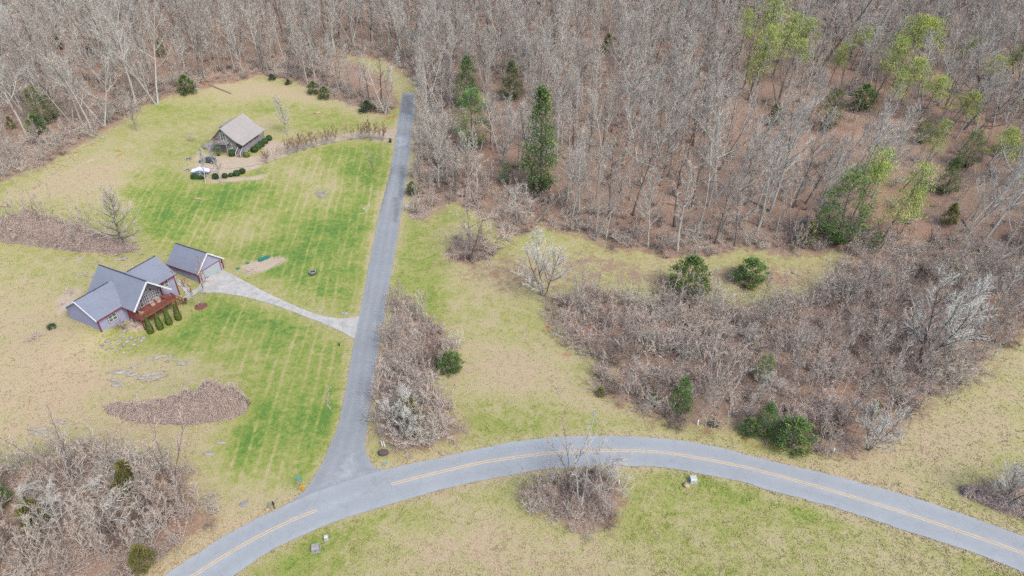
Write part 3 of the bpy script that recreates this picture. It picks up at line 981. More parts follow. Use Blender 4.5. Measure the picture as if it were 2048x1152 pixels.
def window(parent, x0, x1, z0, z1, y, axis='x', nx=2, nz=2, frame_mat='trim_white', outer='trim_maroon', out=-1, depth=.05, shear=0.0):
    """window set on a wall: axis x = wall faces -y (out -1) at y; axis y = wall faces +-x at x=y. Panes are sub-parts."""
    q = MB()

    def bx(mb, a0, a1, c0, c1, d0, d1):
        lo, hi = sorted((y + out * d0, y + out * d1))
        if axis == 'x':
            mb.box(a0, a1, lo, hi, c0, c1)
        else:
            mb.box(lo, hi, a0, a1, c0, c1)

    w = .09
    for a0, a1, c0, c1 in ((x0, x1, z0, z0 + w), (x0, x1, z1 - w, z1), (x0, x0 + w, z0 + w, z1 - w), (x1 - w, x1, z0 + w, z1 - w)):
        bx(q, a0, a1, c0, c1, -.02, depth + .03)
    for i in range(1, nx):
        xm = x0 + (x1 - x0) * i / nx
        bx(q, xm - .04, xm + .04, z0 + w, z1 - w, -.02, depth + .02)
    for j in range(1, nz):
        zm = z0 + (z1 - z0) * j / nz
        for i in range(nx):
            a0 = x0 + (x1 - x0) * i / nx + (w if i == 0 else .04)
            a1 = x0 + (x1 - x0) * (i + 1) / nx - (w if i == nx - 1 else .04)
            bx(q, a0, a1, zm - .035, zm + .035, -.02, depth + .015)
    f = q.build('window', frame_mat, parent)
    if outer:
        q = MB()
        e = .1
        for a0, a1, c0, c1 in ((x0 - e, x1 + e, z0 - e, z0), (x0 - e, x1 + e, z1, z1 + e), (x0 - e, x0, z0, z1), (x1, x1 + e, z0, z1)):
            bx(q, a0, a1, c0, c1, -.02, depth)
        q.build('casing', outer, f)
    for i in range(nx):
        for j in range(nz):
            q = MB()
            a0 = x0 + (x1 - x0) * i / nx + (w if i == 0 else .04)
            a1 = x0 + (x1 - x0) * (i + 1) / nx - (w if i == nx - 1 else .04)
            c0 = z0 + (z1 - z0) * j / nz + (w if j == 0 else .035)
            c1 = z0 + (z1 - z0) * (j + 1) / nz - (w if j == nz - 1 else .035)
            bx(q, a0, a1, c0, c1, -.01, depth - .02)
            q.build('pane', 'window_glass', f)
    return f


# ---- lavender house
h = thing('blue_house', 'lavender blue house with slate roofs, maroon trim and a raised red deck', 'house', H_ORG, R(H_DEG))
q = MB()   # left wing, a gable prism along x
q.prism([(0, 0, -1.2), (0, 9, -1.2), (0, 9, 3.0), (0, 4.5, 5.72), (0, 0, 3.0)], [(5.4, 0, -1.2), (5.4, 9, -1.2), (5.4, 9, 3.0), (5.4, 4.5, 5.72), (5.4, 0, 3.0)])
q.build('wall', 'siding_lavender', h)
q = MB()   # central volume, gable facing the deck
q.prism([(5.4, -1.1, -2.8), (13.2, -1.1, -2.8), (13.2, -1.1, 3.05), (9.3, -1.1, 6.95), (5.4, -1.1, 3.05)][::-1], [(5.4, 9.3, -2.8), (13.2, 9.3, -2.8), (13.2, 9.3, 3.05), (9.3, 9.3, 6.95), (5.4, 9.3, 3.05)][::-1])
q.build('wall', 'siding_lavender', h)
q = MB()   # right wing
q.prism([(13.2, 0, -2.8), (13.2, 9, -2.8), (13.2, 9, 3.0), (13.2, 4.5, 5.72), (13.2, 0, 3.0)], [(17.5, 0, -2.8), (17.5, 9, -2.8), (17.5, 9, 3.0), (17.5, 4.5, 5.72), (17.5, 0, 3.0)])
q.build('wall', 'siding_lavender', h)
ov, ey = .45, -.4
sl = 2.72 / 4.5
for (x0, x1) in ((-.4, 7.6), (10.8, 18.0)):
    y1, z1 = 4.5, 5.85
    ze = 5.85 - sl * (4.5 + .45)
    roof_slab('roof', 'shingle_slate', h, [(x0, -.45, ze), (x1, -.45, ze), (x1, y1, z1), (x0, y1, z1)])
    roof_slab('roof', 'shingle_slate', h, [(x0, y1, z1), (x1, y1, z1), (x1, 9.45, ze), (x0, 9.45, ze)])
zr, ze2 = 7.1, 2.75
roof_slab('roof', 'shingle_slate', h, [(4.95, -3.9, ze2), (9.3, -3.9, zr), (9.3, 9.8, zr), (4.95, 9.8, ze2)])
roof_slab('roof', 'shingle_slate', h, [(9.3, -3.9, zr), (13.65, -3.9, ze2), (13.65, 9.8, ze2), (9.3, 9.8, zr)])
for a, b in (   # white rake boards on the gables
        ((4.93, ze2 - .12), (9.3, zr - .1)), ((13.67, ze2 - .12), (9.3, zr - .1))):
    MB().bar((a[0], -3.96, a[1]), (b[0], -3.96, b[1]), .1, .3).build('rake_board', 'trim_white', h)
for y in (-.45, 9.45):
    MB().bar((-.46, y, ze - .1), (-.46, 4.5, 5.75), .1, .26).build('rake_board', 'trim_white', h)
for bx_ in ((-.4, 4.85, -.52, -.455, ze - .24, ze - .02), (13.7, 18.0, -.52, -.455, ze - .24, ze - .02), (4.86, 4.94, -3.8, -.53, ze2 - .22, ze2 - .02)):   # under the eaves
    MB().box(*bx_).build('fascia', 'trim_maroon', h)
for a, b in (((9.3, -3.9, zr + .02), (9.3, 9.8, zr + .02)), ((-.4, 4.5, 5.86), (6.9, 4.5, 5.86)), ((11.2, 4.5, 5.86), (18.0, 4.5, 5.86))):
    MB().bar(a, b, .24, .06).build('ridge_cap', 'shingle_ridge', h)
for x, y, z0 in ((-.03, -.03, -1.2), (17.53, -.03, -2.8), (5.37, -1.13, -.2), (13.23, -1.13, -2.8)):
    q = MB()
    q.box(x - .1, x + .1, y - .1, y + .1, z0, 2.85)
    q.build('corner_board', 'trim_maroon', h)
window(h, 1.95, 3.75, .75, 2.25, 0)
window(h, 14.1, 16.0, 1.0, 2.4, 0)
window(h, 13.9, 15.2, -1.7, -.7, 0, nz=1)
# windows, doors of the deck front
for x0, x1, z0, z1, nx, nz in ((6.3, 7.2, 1.3, 2.6, 1, 2), (8.1, 8.9, .75, 2.75, 1, 2), (9.3, 10.3, .75, 2.85, 2, 3), (10.8, 11.9, 1.1, 2.85, 2, 3), (8.1, 9.2, 3.3, 4.0, 2, 1), (9.5, 10.6, 3.3, 4.2, 2, 1), (12.2, 12.9, 1.3, 2.6, 1, 2)):
    window(h, x0, x1, z0, z1, -1.1, nx=nx, nz=nz)
q = MB()
q.box(11.0, 11.2, -1.3, -1.12, 3.2, 3.55)
q.build('wall_lamp', 'plastic_black', h)
for x in (.9, 4.4):
    q = MB()
    q.box(x - .25, x + .25, -.05, .02, -.75, -.55)
    q.build('vent', 'iron', h)
# roof vents
q = MB()
q.tube([(7.0, 3.2, 4.75), (7.0, 3.2, 5.3)], [.09, .09], 8, True)
q.build('vent_pipe', 'metal_grey', h)
# the deck
dk = MB()
for i in range(24):
    dk.box(5.5 + i * .3375, 5.5 + i * .3375 + .325, -4.3, -1.12, .62, .67)
dk.box(5.5, 13.6, -4.34, -4.24, .3, .6)
dk.box(5.5, 5.6, -4.24, -1.12, .3, .6)
dk.box(13.5, 13.6, -4.24, -1.12, .3, .6)
deck = dk.build('deck', 'deck_redwood', h)
for x, y in ((5.6, -4.2), (8.1, -4.2), (10.3, -4.2), (12.6, -4.2), (13.5, -4.2), (5.6, -1.6)):
    q = MB()
    q.box(x - .08, x + .08, y - .08, y + .08, -2.9, .3)
    q.build('deck_post', 'trim_maroon', deck)
q = MB()
for z in (.85, 1.7):
    q.box(5.5, 13.6, -4.32, -4.24, z - .04, z + .04)
    q.box(5.5, 5.58, -4.24, -1.2, z - .04, z + .04)
    q.box(13.52, 13.6, -4.24, -3.2, z - .04, z + .04)
q.build('handrail', 'deck_redwood', deck)
q = MB()
for i in range(62):
    x = 5.55 + i * .131
    q.box(x, x + .055, -4.3, -4.26, .9, 1.66)
for i in range(22):
    y = -4.2 + i * .137
    q.box(5.52, 5.56, y, y + .055, .9, 1.66)
for i in range(8):
    y = -4.2 + i * .137
    q.box(13.54, 13.58, y, y + .055, .9, 1.66)
tag(q.build('baluster', 'deck_redwood', deck), None, None, None, 'stuff')
for i in range(8):
    q = MB()
    q.box(13.62 + i * .28, 13.92 + i * .28, -4.25, -3.15, .45 - i * .34, .52 - i * .34)
    q.build('deck_step', 'deck_redwood', deck)
for y in (-4.28, -3.12):
    q = MB()
    q.bar((13.6, y, 1.5), (15.9, y, -1.3), .07, .12)
    for i in range(4):
        q.box(13.75 + i * .62, 13.82 + i * .62, y - .035, y + .035, .2 - i * .76, 1.3 - i * .76)
    q.build('handrail', 'deck_redwood', deck)


def covered_chair(x, y, rz, label):
    w = loc2w(H_ORG, H_DEG, x, y)
    t = thing('patio_chair', label, 'chair', (w[0], w[1], H_ORG[2] + .67), R(H_DEG) + rz, 'chairs out on the red deck')
    q = MB()
    q.lathe([(.42, .02), (.46, .2), (.45, .48), (.40, .56), (.05, .58)], 10)
    q.build('seat_cover', 'cover_beige', t, True)
    q = MB()
    n = 9
    ring = [(.5 * math.cos(a), .5 * math.sin(a)) for a in np.linspace(.15, math.pi - .15, n)]
    ins = [(.36 * math.cos(a), .36 * math.sin(a)) for a in np.linspace(.15, math.pi - .15, n)]
    hh = [.62 + .5 * math.sin(a) for a in np.linspace(.15, math.pi - .15, n)]
    for i in range(n - 1):
        q.prism([(*ring[i], .1), (*ins[i], .1), (*ins[i + 1], .1), (*ring[i + 1], .1)], [(*ring[i], hh[i]), (*ins[i], hh[i] - .06), (*ins[i + 1], hh[i + 1] - .06), (*ring[i + 1], hh[i + 1])])
    q.build('back_cover', 'cover_beige', t)
    return t


covered_chair(9.75, -2.7, .2, 'beige covered wing chair in the middle of the red deck, left of two together')
covered_chair(11.1, -2.7, -.2, 'beige covered wing chair in the middle of the red deck, right of two together')
covered_chair(6.7, -3.2, 1.2, 'beige covered chair alone at the left corner of the red deck')
w = loc2w(H_ORG, H_DEG, 12.6, -3.0)
t = thing('patio_table', 'dark red square patio table at the right end of the deck', 'table', (w[0], w[1], H_ORG[2] + .67), R(H_DEG))
MB().box(-.6, .6, -.6, .6, .68, .74).build('table_top', 'deck_redwood', t)
for sx in (-.5, .5):
    for sy in (-.5, .5):
        MB().box(sx - .04, sx + .04, sy - .04, sy + .04, 0, .68).build('leg', 'deck_redwood', t)
w = loc2w(H_ORG, H_DEG, 16.3, -3.3)
t = thing('grill', 'small black kettle grill at the foot of the deck steps', 'grill', (w[0], w[1], zf(*w)))
MB().lathe([(.05, .55), (.28, .66), (.33, .85), (.26, 1.02), (.04, 1.1)], 10).build('bowl', 'plastic_black', t, True)
for a in (0, 2.1, 4.2):
    MB().bar((.12 * math.cos(a), .12 * math.sin(a), .62), (.3 * math.cos(a), .3 * math.sin(a), 0), .04).build('leg', 'iron', t)

# ---- detached garage
w = loc2w(H_ORG, H_DEG, 22.7, -.5)
g = thing('garage', 'detached lavender garage with slate roof and wide pale door', 'garage', (w[0], w[1], .3), R(H_DEG))
GW, GD = 6.6, 8.8
q = MB()
q.prism([(0, 0, -.3), (GW, 0, -.3), (GW, 0, 2.75), (GW / 2, 0, 5.7), (0, 0, 2.75)][::-1], [(0, GD, -.3), (GW, GD, -.3), (GW, GD, 2.75), (GW / 2, GD, 5.7), (0, GD, 2.75)][::-1])
q.build('wall', 'siding_lavender', g)
roof_slab('roof', 'shingle_slate', g, [(-.4, -.4, 2.52), (GW / 2, -.4, 5.85), (GW / 2, GD + .3, 5.85), (-.4, GD + .3, 2.52)])
roof_slab('roof', 'shingle_slate', g, [(GW / 2, -.4, 5.85), (GW + .4, -.4, 2.52), (GW + .4, GD + .3, 2.52), (GW / 2, GD + .3, 5.85)])
MB().bar((GW / 2, -.4, 5.87), (GW / 2, GD + .3, 5.87), .24, .06).build('ridge_cap', 'shingle_ridge', g)
for x in (-.42, GW + .42):
    MB().bar((x, -.46, 2.42), (GW / 2, -.46, 5.75), .1, .28).build('rake_board', 'trim_white', g)
MB().box(-.48, -.41, -.3, GD + .2, 2.2, 2.45).build('fascia', 'trim_maroon', g)
for x in (-.02, GW + .02):
    MB().box(x - .12, x + .12, -.12, .1, -.3, 2.5).build('corner_board', 'trim_maroon', g)
q = MB()
q.box(.55, .7, -.07, .02, -.1, 2.3)
q.box(GW - .7, GW - .55, -.07, .02, -.1, 2.3)
q.box(.55, GW - .55, -.07, .02, 2.3, 2.44)
gd = q.build('garage_door', 'trim_maroon', g)
for i in range(4):
    for j in range(4):
        MB().box(.72 + j * 1.29, .72 + j * 1.29 + 1.275, -.04, .02, .02 + i * .57, .02 + i * .57 + .555).build('panel', 'door_pale', gd)
for x in (.25, GW - .25):
    MB().box(x - .1, x + .1, -.22, -.02, 1.7, 2.0).build('wall_lamp', 'plastic_black', g)

# ---- cabin with porch
c = thing('cabin', 'taupe steep roofed cabin with long porch and front balcony', 'house', C_ORG, R(C_DEG))
RX, RZ = -.9, 7.5
q = MB()
q.prism([(-4.6, 1.0, -.3), (2.7, 1.0, -.3), (2.7, 1.0, 3.95), (RX, 1.0, 7.3), (-4.6, 1.0, 3.75)][::-1], [(-4.6, 12.5, -.3), (2.7, 12.5, -.3), (2.7, 12.5, 3.95), (RX, 12.5, 7.3), (-4.6, 12.5, 3.75)][::-1])
q.build('wall', 'siding_taupe', c)
y0, y1 = .45, 13.1
roof_slab('roof', 'shingle_tan', c, [(RX, y0, RZ), (2.0, y0, 4.75), (2.0, y1, 4.75), (RX, y1, RZ)])
roof_slab('roof', 'shingle_tan', c, [(2.0, y0, 4.75), (3.2, y0, 3.85), (3.2, y1, 3.85), (2.0, y1, 4.75)])
roof_slab('roof', 'shingle_tan', c, [(3.2, y0, 3.85), (5.05, y0, 2.95), (5.05, y1, 2.95), (3.2, y1, 3.85)])
roof_slab('roof', 'shingle_tan', c, [(-5.1, y0, 3.45), (RX, y0, RZ), (RX, y1, RZ), (-5.1, y1, 3.45)])
for a, b in (((-5.1, .4, 3.36), (RX, .4, 7.4)), ((2.0, .4, 4.66), (RX, .4, 7.4)), ((2.0, .4, 4.66), (3.2, .4, 3.76)), ((3.2, .4, 3.76), (5.05, .4, 2.86))):
    MB().bar(a, b, .07, .2).build('rake_board', 'wood_grey', c)
MB().box(5.07, 5.14, .5, 13.1, 2.76, 2.93).build('fascia', 'wood_grey', c)
# shed dormer on the far slope
q = MB()
q.prism([(-4.2, 5.0, 4.2), (-1.4, 5.0, 6.9), (-4.2, 5.0, 5.9)], [(-4.2, 11.0, 4.2), (-1.4, 11.0, 6.9), (-4.2, 11.0, 5.9)])
dm = q.build('dormer', 'siding_taupe', c)
roof_slab('dormer_roof', 'shingle_tan', dm, [(-4.7, 4.6, 5.85), (-1.1, 4.6, 7.25), (-1.1, 11.4, 7.25), (-4.7, 11.4, 5.85)], .12)
# porch
q = MB()
q.box(2.72, 4.8, 1.0, 12.6, 1.05, 1.2)
porch = q.build('porch', 'deck_lavender', c)
for y in (1.1, 3.9, 6.7, 9.5, 12.4):
    MB().box(4.6, 4.78, y - .08, y + .08, 1.2, 2.9).build('porch_post', 'wood_grey', porch)
q = MB()
q.box(4.66, 4.74, 1.2, 12.4, 2.05, 2.13)
q.box(4.66, 4.74, 1.2, 12.4, 1.28, 1.34)
q.box(2.8, 3.2, 1.02, 1.1, 2.05, 2.13)
q.build('handrail', 'wood_grey', porch)
q = MB()
for i in range(80):
    y = 1.25 + i * .139
    q.box(4.68, 4.72, y, y + .07, 1.34, 2.05)
tag(q.build('baluster', 'deck_lavender', porch), None, None, None, 'stuff')
MB().box(4.66, 4.76, 1.0, 12.6, .25, 1.03).build('skirting', 'deck_lavender', porch)
st = MB()
st.bar((3.15, 1.0, 1.05), (3.15, -.8, 0), .08, .22)
st.bar((4.55, 1.0, 1.05), (4.55, -.8, 0), .08, .22)
stairs = st.build('porch_stairs', 'wood_grey', c)
for i in range(6):
    MB().box(3.2, 4.5, .7 - i * .3, .98 - i * .3, .88 - i * .17, .95 - i * .17).build('step', 'wood_grey', stairs)
for x in (3.12, 4.58):
    q = MB()
    q.bar((x, .95, 2.1), (x, -.85, 1.0), .08, .1)
    q.box(x - .05, x + .05, -.9, -.8, 0, 1.05)
    q.build('handrail', 'pipe_white', stairs)
# balcony
q = MB()
q.box(-3.1, 1.1, -1.2, .98, 3.4, 3.6)
bal = q.build('balcony', 'wood_grey', c)
for x, y in ((1.0, -1.1), (-3.0, -1.1)):
    MB().box(x - .09, x + .09, y - .09, y + .09, -.2, 3.4).build('balcony_post', 'wood_grey', bal)
q = MB()
q.box(-3.1, 1.1, -1.2, -1.13, 4.5, 4.58)
q.box(-3.1, 1.1, -1.2, -1.13, 3.72, 3.78)
q.box(-3.1, -3.03, -1.13, .98, 4.5, 4.58)
q.box(1.03, 1.1, -1.13, .98, 4.5, 4.58)
q.build('handrail', 'wood_grey', bal)
q = MB()
for i in range(28):
    q.box(-3.05 + i * .15, -3.0 + i * .15, -1.18, -1.15, 3.78, 4.5)
tag(q.build('baluster', 'wood_grey', bal), None, None, None, 'stuff')
window(c, -1.7, -.1, 3.65, 6.0, 1.0, nx=2, nz=1, outer=None)
window(c, .0, 1.3, 1.4, 2.9, 1.0, nx=2, nz=1, outer=None)
window(c, -3.9, -2.6, 1.4, 2.9, 1.0, nx=2, nz=1, outer=None)
for y in (3.0, 6.3, 9.2):
    window(c, y, y + 1.4, 1.5, 2.8, 2.7, axis='y', nx=2, nz=1, outer=None, out=1)
window(c, 4.9, 5.9, 1.25, 3.2, 2.7, axis='y', nx=1, nz=1, outer=None, out=1)
# side landing at the left with its steps
q = MB()
q.box(-8.6, -4.62, 1.2, 4.6, .85, 1.0)
ld = q.build('side_deck', 'deck_lavender', c)
for x, y in ((-8.5, 1.3), (-6.6, 1.3), (-4.8, 1.3), (-8.5, 4.5)):
    MB().box(x - .07, x + .07, y - .07, y + .07, -.3, 2.0).build('deck_post', 'wood_grey', ld)
q = MB()
q.box(-8.6, -4.7, 1.2, 1.27, 1.9, 2.0)
q.box(-8.6, -8.53, 1.3, 4.6, 1.9, 2.0)
q.box(-8.6, -4.7, 1.2, 1.27, 1.4, 1.46)
q.build('handrail', 'deck_lavender', ld)
for i in range(5):
    MB().box(-6.3, -5.0, .9 - i * .3, 1.18 - i * .3, .68 - i * .17, .75 - i * .17).build('step', 'wood_grey', ld)


def on_cabin(x, y, z):
    w = loc2w(C_ORG, C_DEG, x, y)
    return (w[0], w[1], C_ORG[2] + z)


def porch_seat(y, label, mat):
    t = thing('porch_chair', label, 'chair', on_cabin(3.9, y, 1.2), R(C_DEG + 90), 'chairs along the cabin porch')
    MB().box(-.35, .35, -.35, .3, .36, .46).build('seat', mat, t)
    MB().box(-.35, .35, .3, .38, .46, 1.1).build('backrest', mat, t)
    for sx in (-.3, .3):
        for sy in (-.3, .3):
            MB().box(sx - .03, sx + .03, sy - .03, sy + .03, 0, .36).build('leg', 'wood_grey', t)


porch_seat(5.4, 'blue cushioned chair nearest the steps on the cabin porch', 'cushion_blue')
porch_seat(8.1, 'dark blue cushioned chair at the middle of the cabin porch', 'cushion_blue')
porch_seat(10.8, 'tan chair at the far end of the cabin porch', 'cover_beige')
t = tag(MB().lathe([(.02, 0), (.22, .03), (.3, .3), (.2, .5), (.04, .55)], 9).build('hanging_basket', 'flag_red', None, True, on_cabin(-2.6, .4, 4.3)), 'red flower basket hung on the cabin balcony', 'plant')

# ---- far house at the edge of the wood
p = at(28, 60)
fh = thing('far_house', 'blue grey two storey house half hidden in the trees at top left', 'house', tuple(p), R(30))
MB().prism([(-22, 0, -2), (0, 0, -2), (0, 0, 7.2), (-22, 0, 7.2)][::-1], [(-22, 10, -2), (0, 10, -2), (0, 10, 7.2), (-22, 10, 7.2)][::-1]).build('wall', 'siding_blue', fh)
roof_slab('roof', 'shingle_far', fh, [(-22.5, -.6, 7.2), (.6, -.6, 7.2), (-2, 5, 10.2), (-22.5, 5, 10.2)])
roof_slab('roof', 'shingle_far', fh, [(-22.5, 5, 10.2), (-2, 5, 10.2), (.6, 10.6, 7.2), (-22.5, 10.6, 7.2)])
MB().box(-22.5, .6, -.7, -.62, 6.95, 7.22).build('gutter', 'trim_white', fh)
MB().box(-.1, .08, -.1, .08, -2, 6.9).build('corner_board', 'trim_white', fh)
for x0, x1, z0, z1 in ((-2.8, -.8, 4.6, 6.4), (-2.6, -.9, 1.2, 3.6), (-6.6, -4.4, 3.4, 6.4), (-9.4, -7.2, 3.4, 6.4), (-12.4, -10.2, 3.4, 6.4), (-16, -14, 3.4, 6.4)):
    window(fh, x0, x1, z0, z1, 0, nx=2, nz=2, outer=None)
q = MB()
q.box(-14, -3.6, -3, -.02, 2.4, 2.6)
fd = q.build('deck', 'wood_grey', fh)
for x in (-13.8, -10.5, -7.2, -3.8):
    MB().box(x - .12, x + .12, -2.95, -2.7, -2, 3.5).build('deck_post', 'trim_white', fd)
MB().box(-14, -3.6, -3, -2.93, 3.4, 3.5).build('handrail', 'trim_white', fd)

# ------------------------------------------------------------------ plants: generators
def unit(v):
    l = math.sqrt(v[0] * v[0] + v[1] * v[1] + v[2] * v[2]) or 1
    return (v[0] / l, v[1] / l, v[2] / l)


def deflect(d, ang, az):
    if abs(d[2]) < .95:
        u = unit((d[1], -d[0], 0))
    else:
        u = unit((0, d[2], -d[1]))
    v = (u[1] * d[2] - u[2] * d[1], u[2] * d[0] - u[0] * d[2], u[0] * d[1] - u[1] * d[0])
    c, s, ca, sa = math.cos(ang), math.sin(ang), math.cos(az), math.sin(az)
    return tuple(c * d[i] + s * (ca * u[i] + sa * v[i]) for i in range(3))


def path(g, p, d, L, n, wob, up):
    pts = [p]
    for i in range(n):
        d = unit((d[0] + g.uniform(-wob, wob), d[1] + g.uniform(-wob, wob), d[2] + g.uniform(-wob, wob) + up))
        p = (p[0] + d[0] * L / n, p[1] + d[1] * L / n, p[2] + d[2] * L / n)
        pts.append(p)
    return pts


def lerp(pts, t):
    k = min(int(t * (len(pts) - 1)), len(pts) - 2)
    f = t * (len(pts) - 1) - k
    a, b = pts[k], pts[k + 1]
    return tuple(a[i] + (b[i] - a[i]) * f for i in range(3)), unit(tuple(b[i] - a[i] for i in range(3)))


def bare_tree(seed, h, bole=.42, nl=15, ll=.34, a0=62, a1=22, r0=.0145, up=.16, ns=7, nt=5, leaders=1, twr=.027, wob=.12, low=1.0):
    """leafless tree: (trunk with limbs, crown of fine branches)"""
    g = random.Random(seed)
    T, C = MB(), MB()
    for m in range(leaders):
        az0 = m * 6.283 / leaders + g.uniform(-.4, .4)
        ld = deflect((0, 0, 1), 0 if leaders == 1 else g.uniform(.12, .42), az0)
        base = (0, 0, -.4) if leaders == 1 else (math.cos(az0) * h * .012, math.sin(az0) * h * .012, -.3)
        tp = path(g, base, ld, h * (1 if m == 0 else g.uniform(.75, 1)), 9, .05 + wob * .25, .02)
        rr = h * r0 / (leaders ** .35)
        T.tube(tp, [rr * (1 - .9 * (i / 9)) * (1.35 if i == 0 else 1) for i in range(10)], 6)
        n = max(4, nl // leaders)
        for i in range(n):
            t = bole + (1 - bole) * ((i + g.random() * .8) / n) ** .9 * .96
            p, d = lerp(tp, min(t, .985))
            s = (t - bole) / (1 - bole)
            ang = R(a0 + (a1 - a0) * s) * g.uniform(.75, 1.2)
            L = h * ll * (1 - .62 * s) * g.uniform(.6, 1.12) * (low if s < .15 else 1)
            dd = deflect(d, ang, i * 2.4 + g.uniform(-.6, .6))
            lp = path(g, p, dd, L, 5, wob, up)
            r1 = rr * (1 - .85 * t) * g.uniform(.45, .65) + .02
            T.tube(lp, [r1 * (1 - .8 * k / 5) for k in range(6)], 4)
            for j in range(ns):
                tt = .22 + .78 * (j + g.random() * .7) / ns
                q, e = lerp(lp, min(tt, .99))
                L2 = L * .42 * (1.15 - .5 * tt) * g.uniform(.6, 1.2)
                sp = path(g, q, deflect(e, R(g.uniform(25, 58)), g.uniform(0, 6.28)), L2, 3, wob * 1.3, up * 1.1)
                r2 = max(.036, r1 * .4)
                C.tube(sp, [r2, r2 * .8, r2 * .6, .012], 3)
                for k in range(nt):
                    w, f = lerp(sp, min(.98, .15 + .85 * (k + g.random()) / nt))
                    L3 = L2 * g.uniform(.3, .62)
                    f3 = deflect(f, R(g.uniform(18, 55)), g.uniform(0, 6.28))
                    f3 = unit((f3[0], f3[1], f3[2] + up * 1.2))
                    e3 = tuple(w[x] + f3[x] * L3 for x in range(3))
                    C.twig(w, e3, twr)
                    for z in range(2):
                        b = tuple(w[x] + f3[x] * L3 * g.uniform(.3, .8) for x in range(3))
                        f4 = deflect(f3, R(g.uniform(25, 50)), g.uniform(0, 6.28))
                        L4 = L3 * g.uniform(.35, .65)
                        C.twig(b, tuple(b[x] + f4[x] * L4 for x in range(3)), twr * .75)
    return T, C


def shrub_mb(seed, h, n=13, spread=45, droop=.0, ns=7, tw=.023, base=.35):
    """many stemmed leafless bush"""
    g = random.Random(seed)
    C = MB()
    for i in range(n):
        az = i * 2.4 + g.uniform(-.5, .5)
        ang = R(spread) * math.sqrt(g.random()) * 1.1
        b = (math.cos(az) * base * g.random(), math.sin(az) * base * g.random(), -.15)
        L = h * g.uniform(.65, 1.15)
        sp = path(g, b, deflect((0, 0, 1), ang, az), L, 5, .17, -droop)
        r = h * .011 + .014
        C.tube(sp, [r, r * .85, r * .7, r * .55, r * .4, .004], 3)
        for j in range(ns):
            q, e = lerp(sp, .2 + .79 * (j + g.random()) / ns)
            f = deflect(e, R(g.uniform(25, 70)), g.uniform(0, 6.28))
            L2 = L * g.uniform(.16, .36)
            e2 = tuple(q[x] + f[x] * L2 for x in range(3))
            C.twig(q, e2, tw)
            for k in range(3):
                b2 = tuple(q[x] + f[x] * L2 * g.uniform(.2, .9) for x in range(3))
                f2 = deflect(f, R(g.uniform(25, 65)), g.uniform(0, 6.28))
                C.twig(b2, tuple(b2[x] + f2[x] * L2 * g.uniform(.35, .75) for x in range(3)), tw * .8)
    return C


def leaf_tri(mb, g, c, d, L, w, tint):
    """one pointed spray of foliage at c along d"""
    n = len(mb.v)
    u = unit((d[1] + .01, -d[0], g.uniform(-.6, .6)))
    mb.v += [(c[0] + u[0] * w, c[1] + u[1] * w, c[2] + u[2] * w), (c[0] - u[0] * w, c[1] - u[1] * w, c[2] - u[2] * w), (c[0] + d[0] * L, c[1] + d[1] * L, c[2] + d[2] * L)]
    mb.f.append((n, n + 1, n + 2))
    mb.t += [tint] * 3


def cedar(seed, h, r, nb=110, nc=24, prof=None, tips=.34):
    """evergreen with a ragged cone of sprays: (trunk, crown)"""
    g = random.Random(seed)
    T, C = MB(), MB()
    tp = path(g, (0, 0, -.3), (0, 0, 1), h * .95, 6, .03, .05)
    T.tube(tp, [h * .016 * (1 - .9 * i / 6) for i in range(7)], 6)
    prof = prof or (lambda t: (1 - t) ** .8 * min(1, .35 + t * 3.2))
    for i in range(nb):
        t = g.random() ** 1.15 * .97
        az = i * 2.4 + g.uniform(-.5, .5)
        rad = r * prof(t) * g.uniform(.45, 1.12)
        z = h * (.06 + .92 * t)
        c = (rad * math.cos(az), rad * math.sin(az), z)
        if i % 3 == 0:
            T.tube([lerp(tp, min(.98, max(.02, t - .06)))[0], c], [.03, .01], 3)
        tint = g.uniform(.12, .85)
        size = (.5 + .5 * prof(t)) * h * .05 + .1
        for j in range(nc):
            p = (c[0] + g.gauss(0, size * .62), c[1] + g.gauss(0, size * .62), c[2] + g.gauss(0, size * .55))
            d = unit((math.cos(az) * .8 + g.gauss(0, .5), math.sin(az) * .8 + g.gauss(0, .5), .55 + g.gauss(0, .4)))
            leaf_tri(C, g, p, d, tips * g.uniform(.6, 1.3), tips * .28, min(1, max(0, tint + g.uniform(-.2, .2))))
    return T, C


def pine(seed, h, crown=.45, r=.17, nb=26, nc=75):
    """tall pine: bare trunk with flat layered tufts above: (trunk, crown)"""
    g = random.Random(seed)
    T, C = MB(), MB()
    tp = path(g, (0, 0, -.3), (0, 0, 1), h * .97, 8, .05, .05)
    T.tube(tp, [h * .012 * (1 - .88 * i / 8) for i in range(9)], 6)
    for i in range(nb):
        t = (i + g.random()) / nb
        z = 1 - crown + crown * t
        p, d = lerp(tp, min(.985, z - .05))
        az = i * 2.4 + g.uniform(-.6, .6)
        rad = h * r * (1.05 - .75 * t) * g.uniform(.35, 1.1)
        c = (p[0] + rad * math.cos(az), p[1] + rad * math.sin(az), h * z + g.uniform(-.2, .5))
        T.tube([p, tuple((p[x] + c[x]) / 2 + (0, 0, .1)[x] for x in range(3)), c], [.07, .05, .02], 3)
        s = h * .062 * g.uniform(.7, 1.3)
        tint = g.uniform(.2, .8)
        for j in range(nc):
            q = (c[0] + g.gauss(0, s), c[1] + g.gauss(0, s), c[2] + g.gauss(0, s * .32))
            e = unit((g.gauss(0, .6), g.gauss(0, .6), .55 + g.random() * .6))
            leaf_tri(C, g, q, e, g.uniform(.3, .65), .055, min(1, max(0, tint + g.uniform(-.25, .25))))
    return T, C


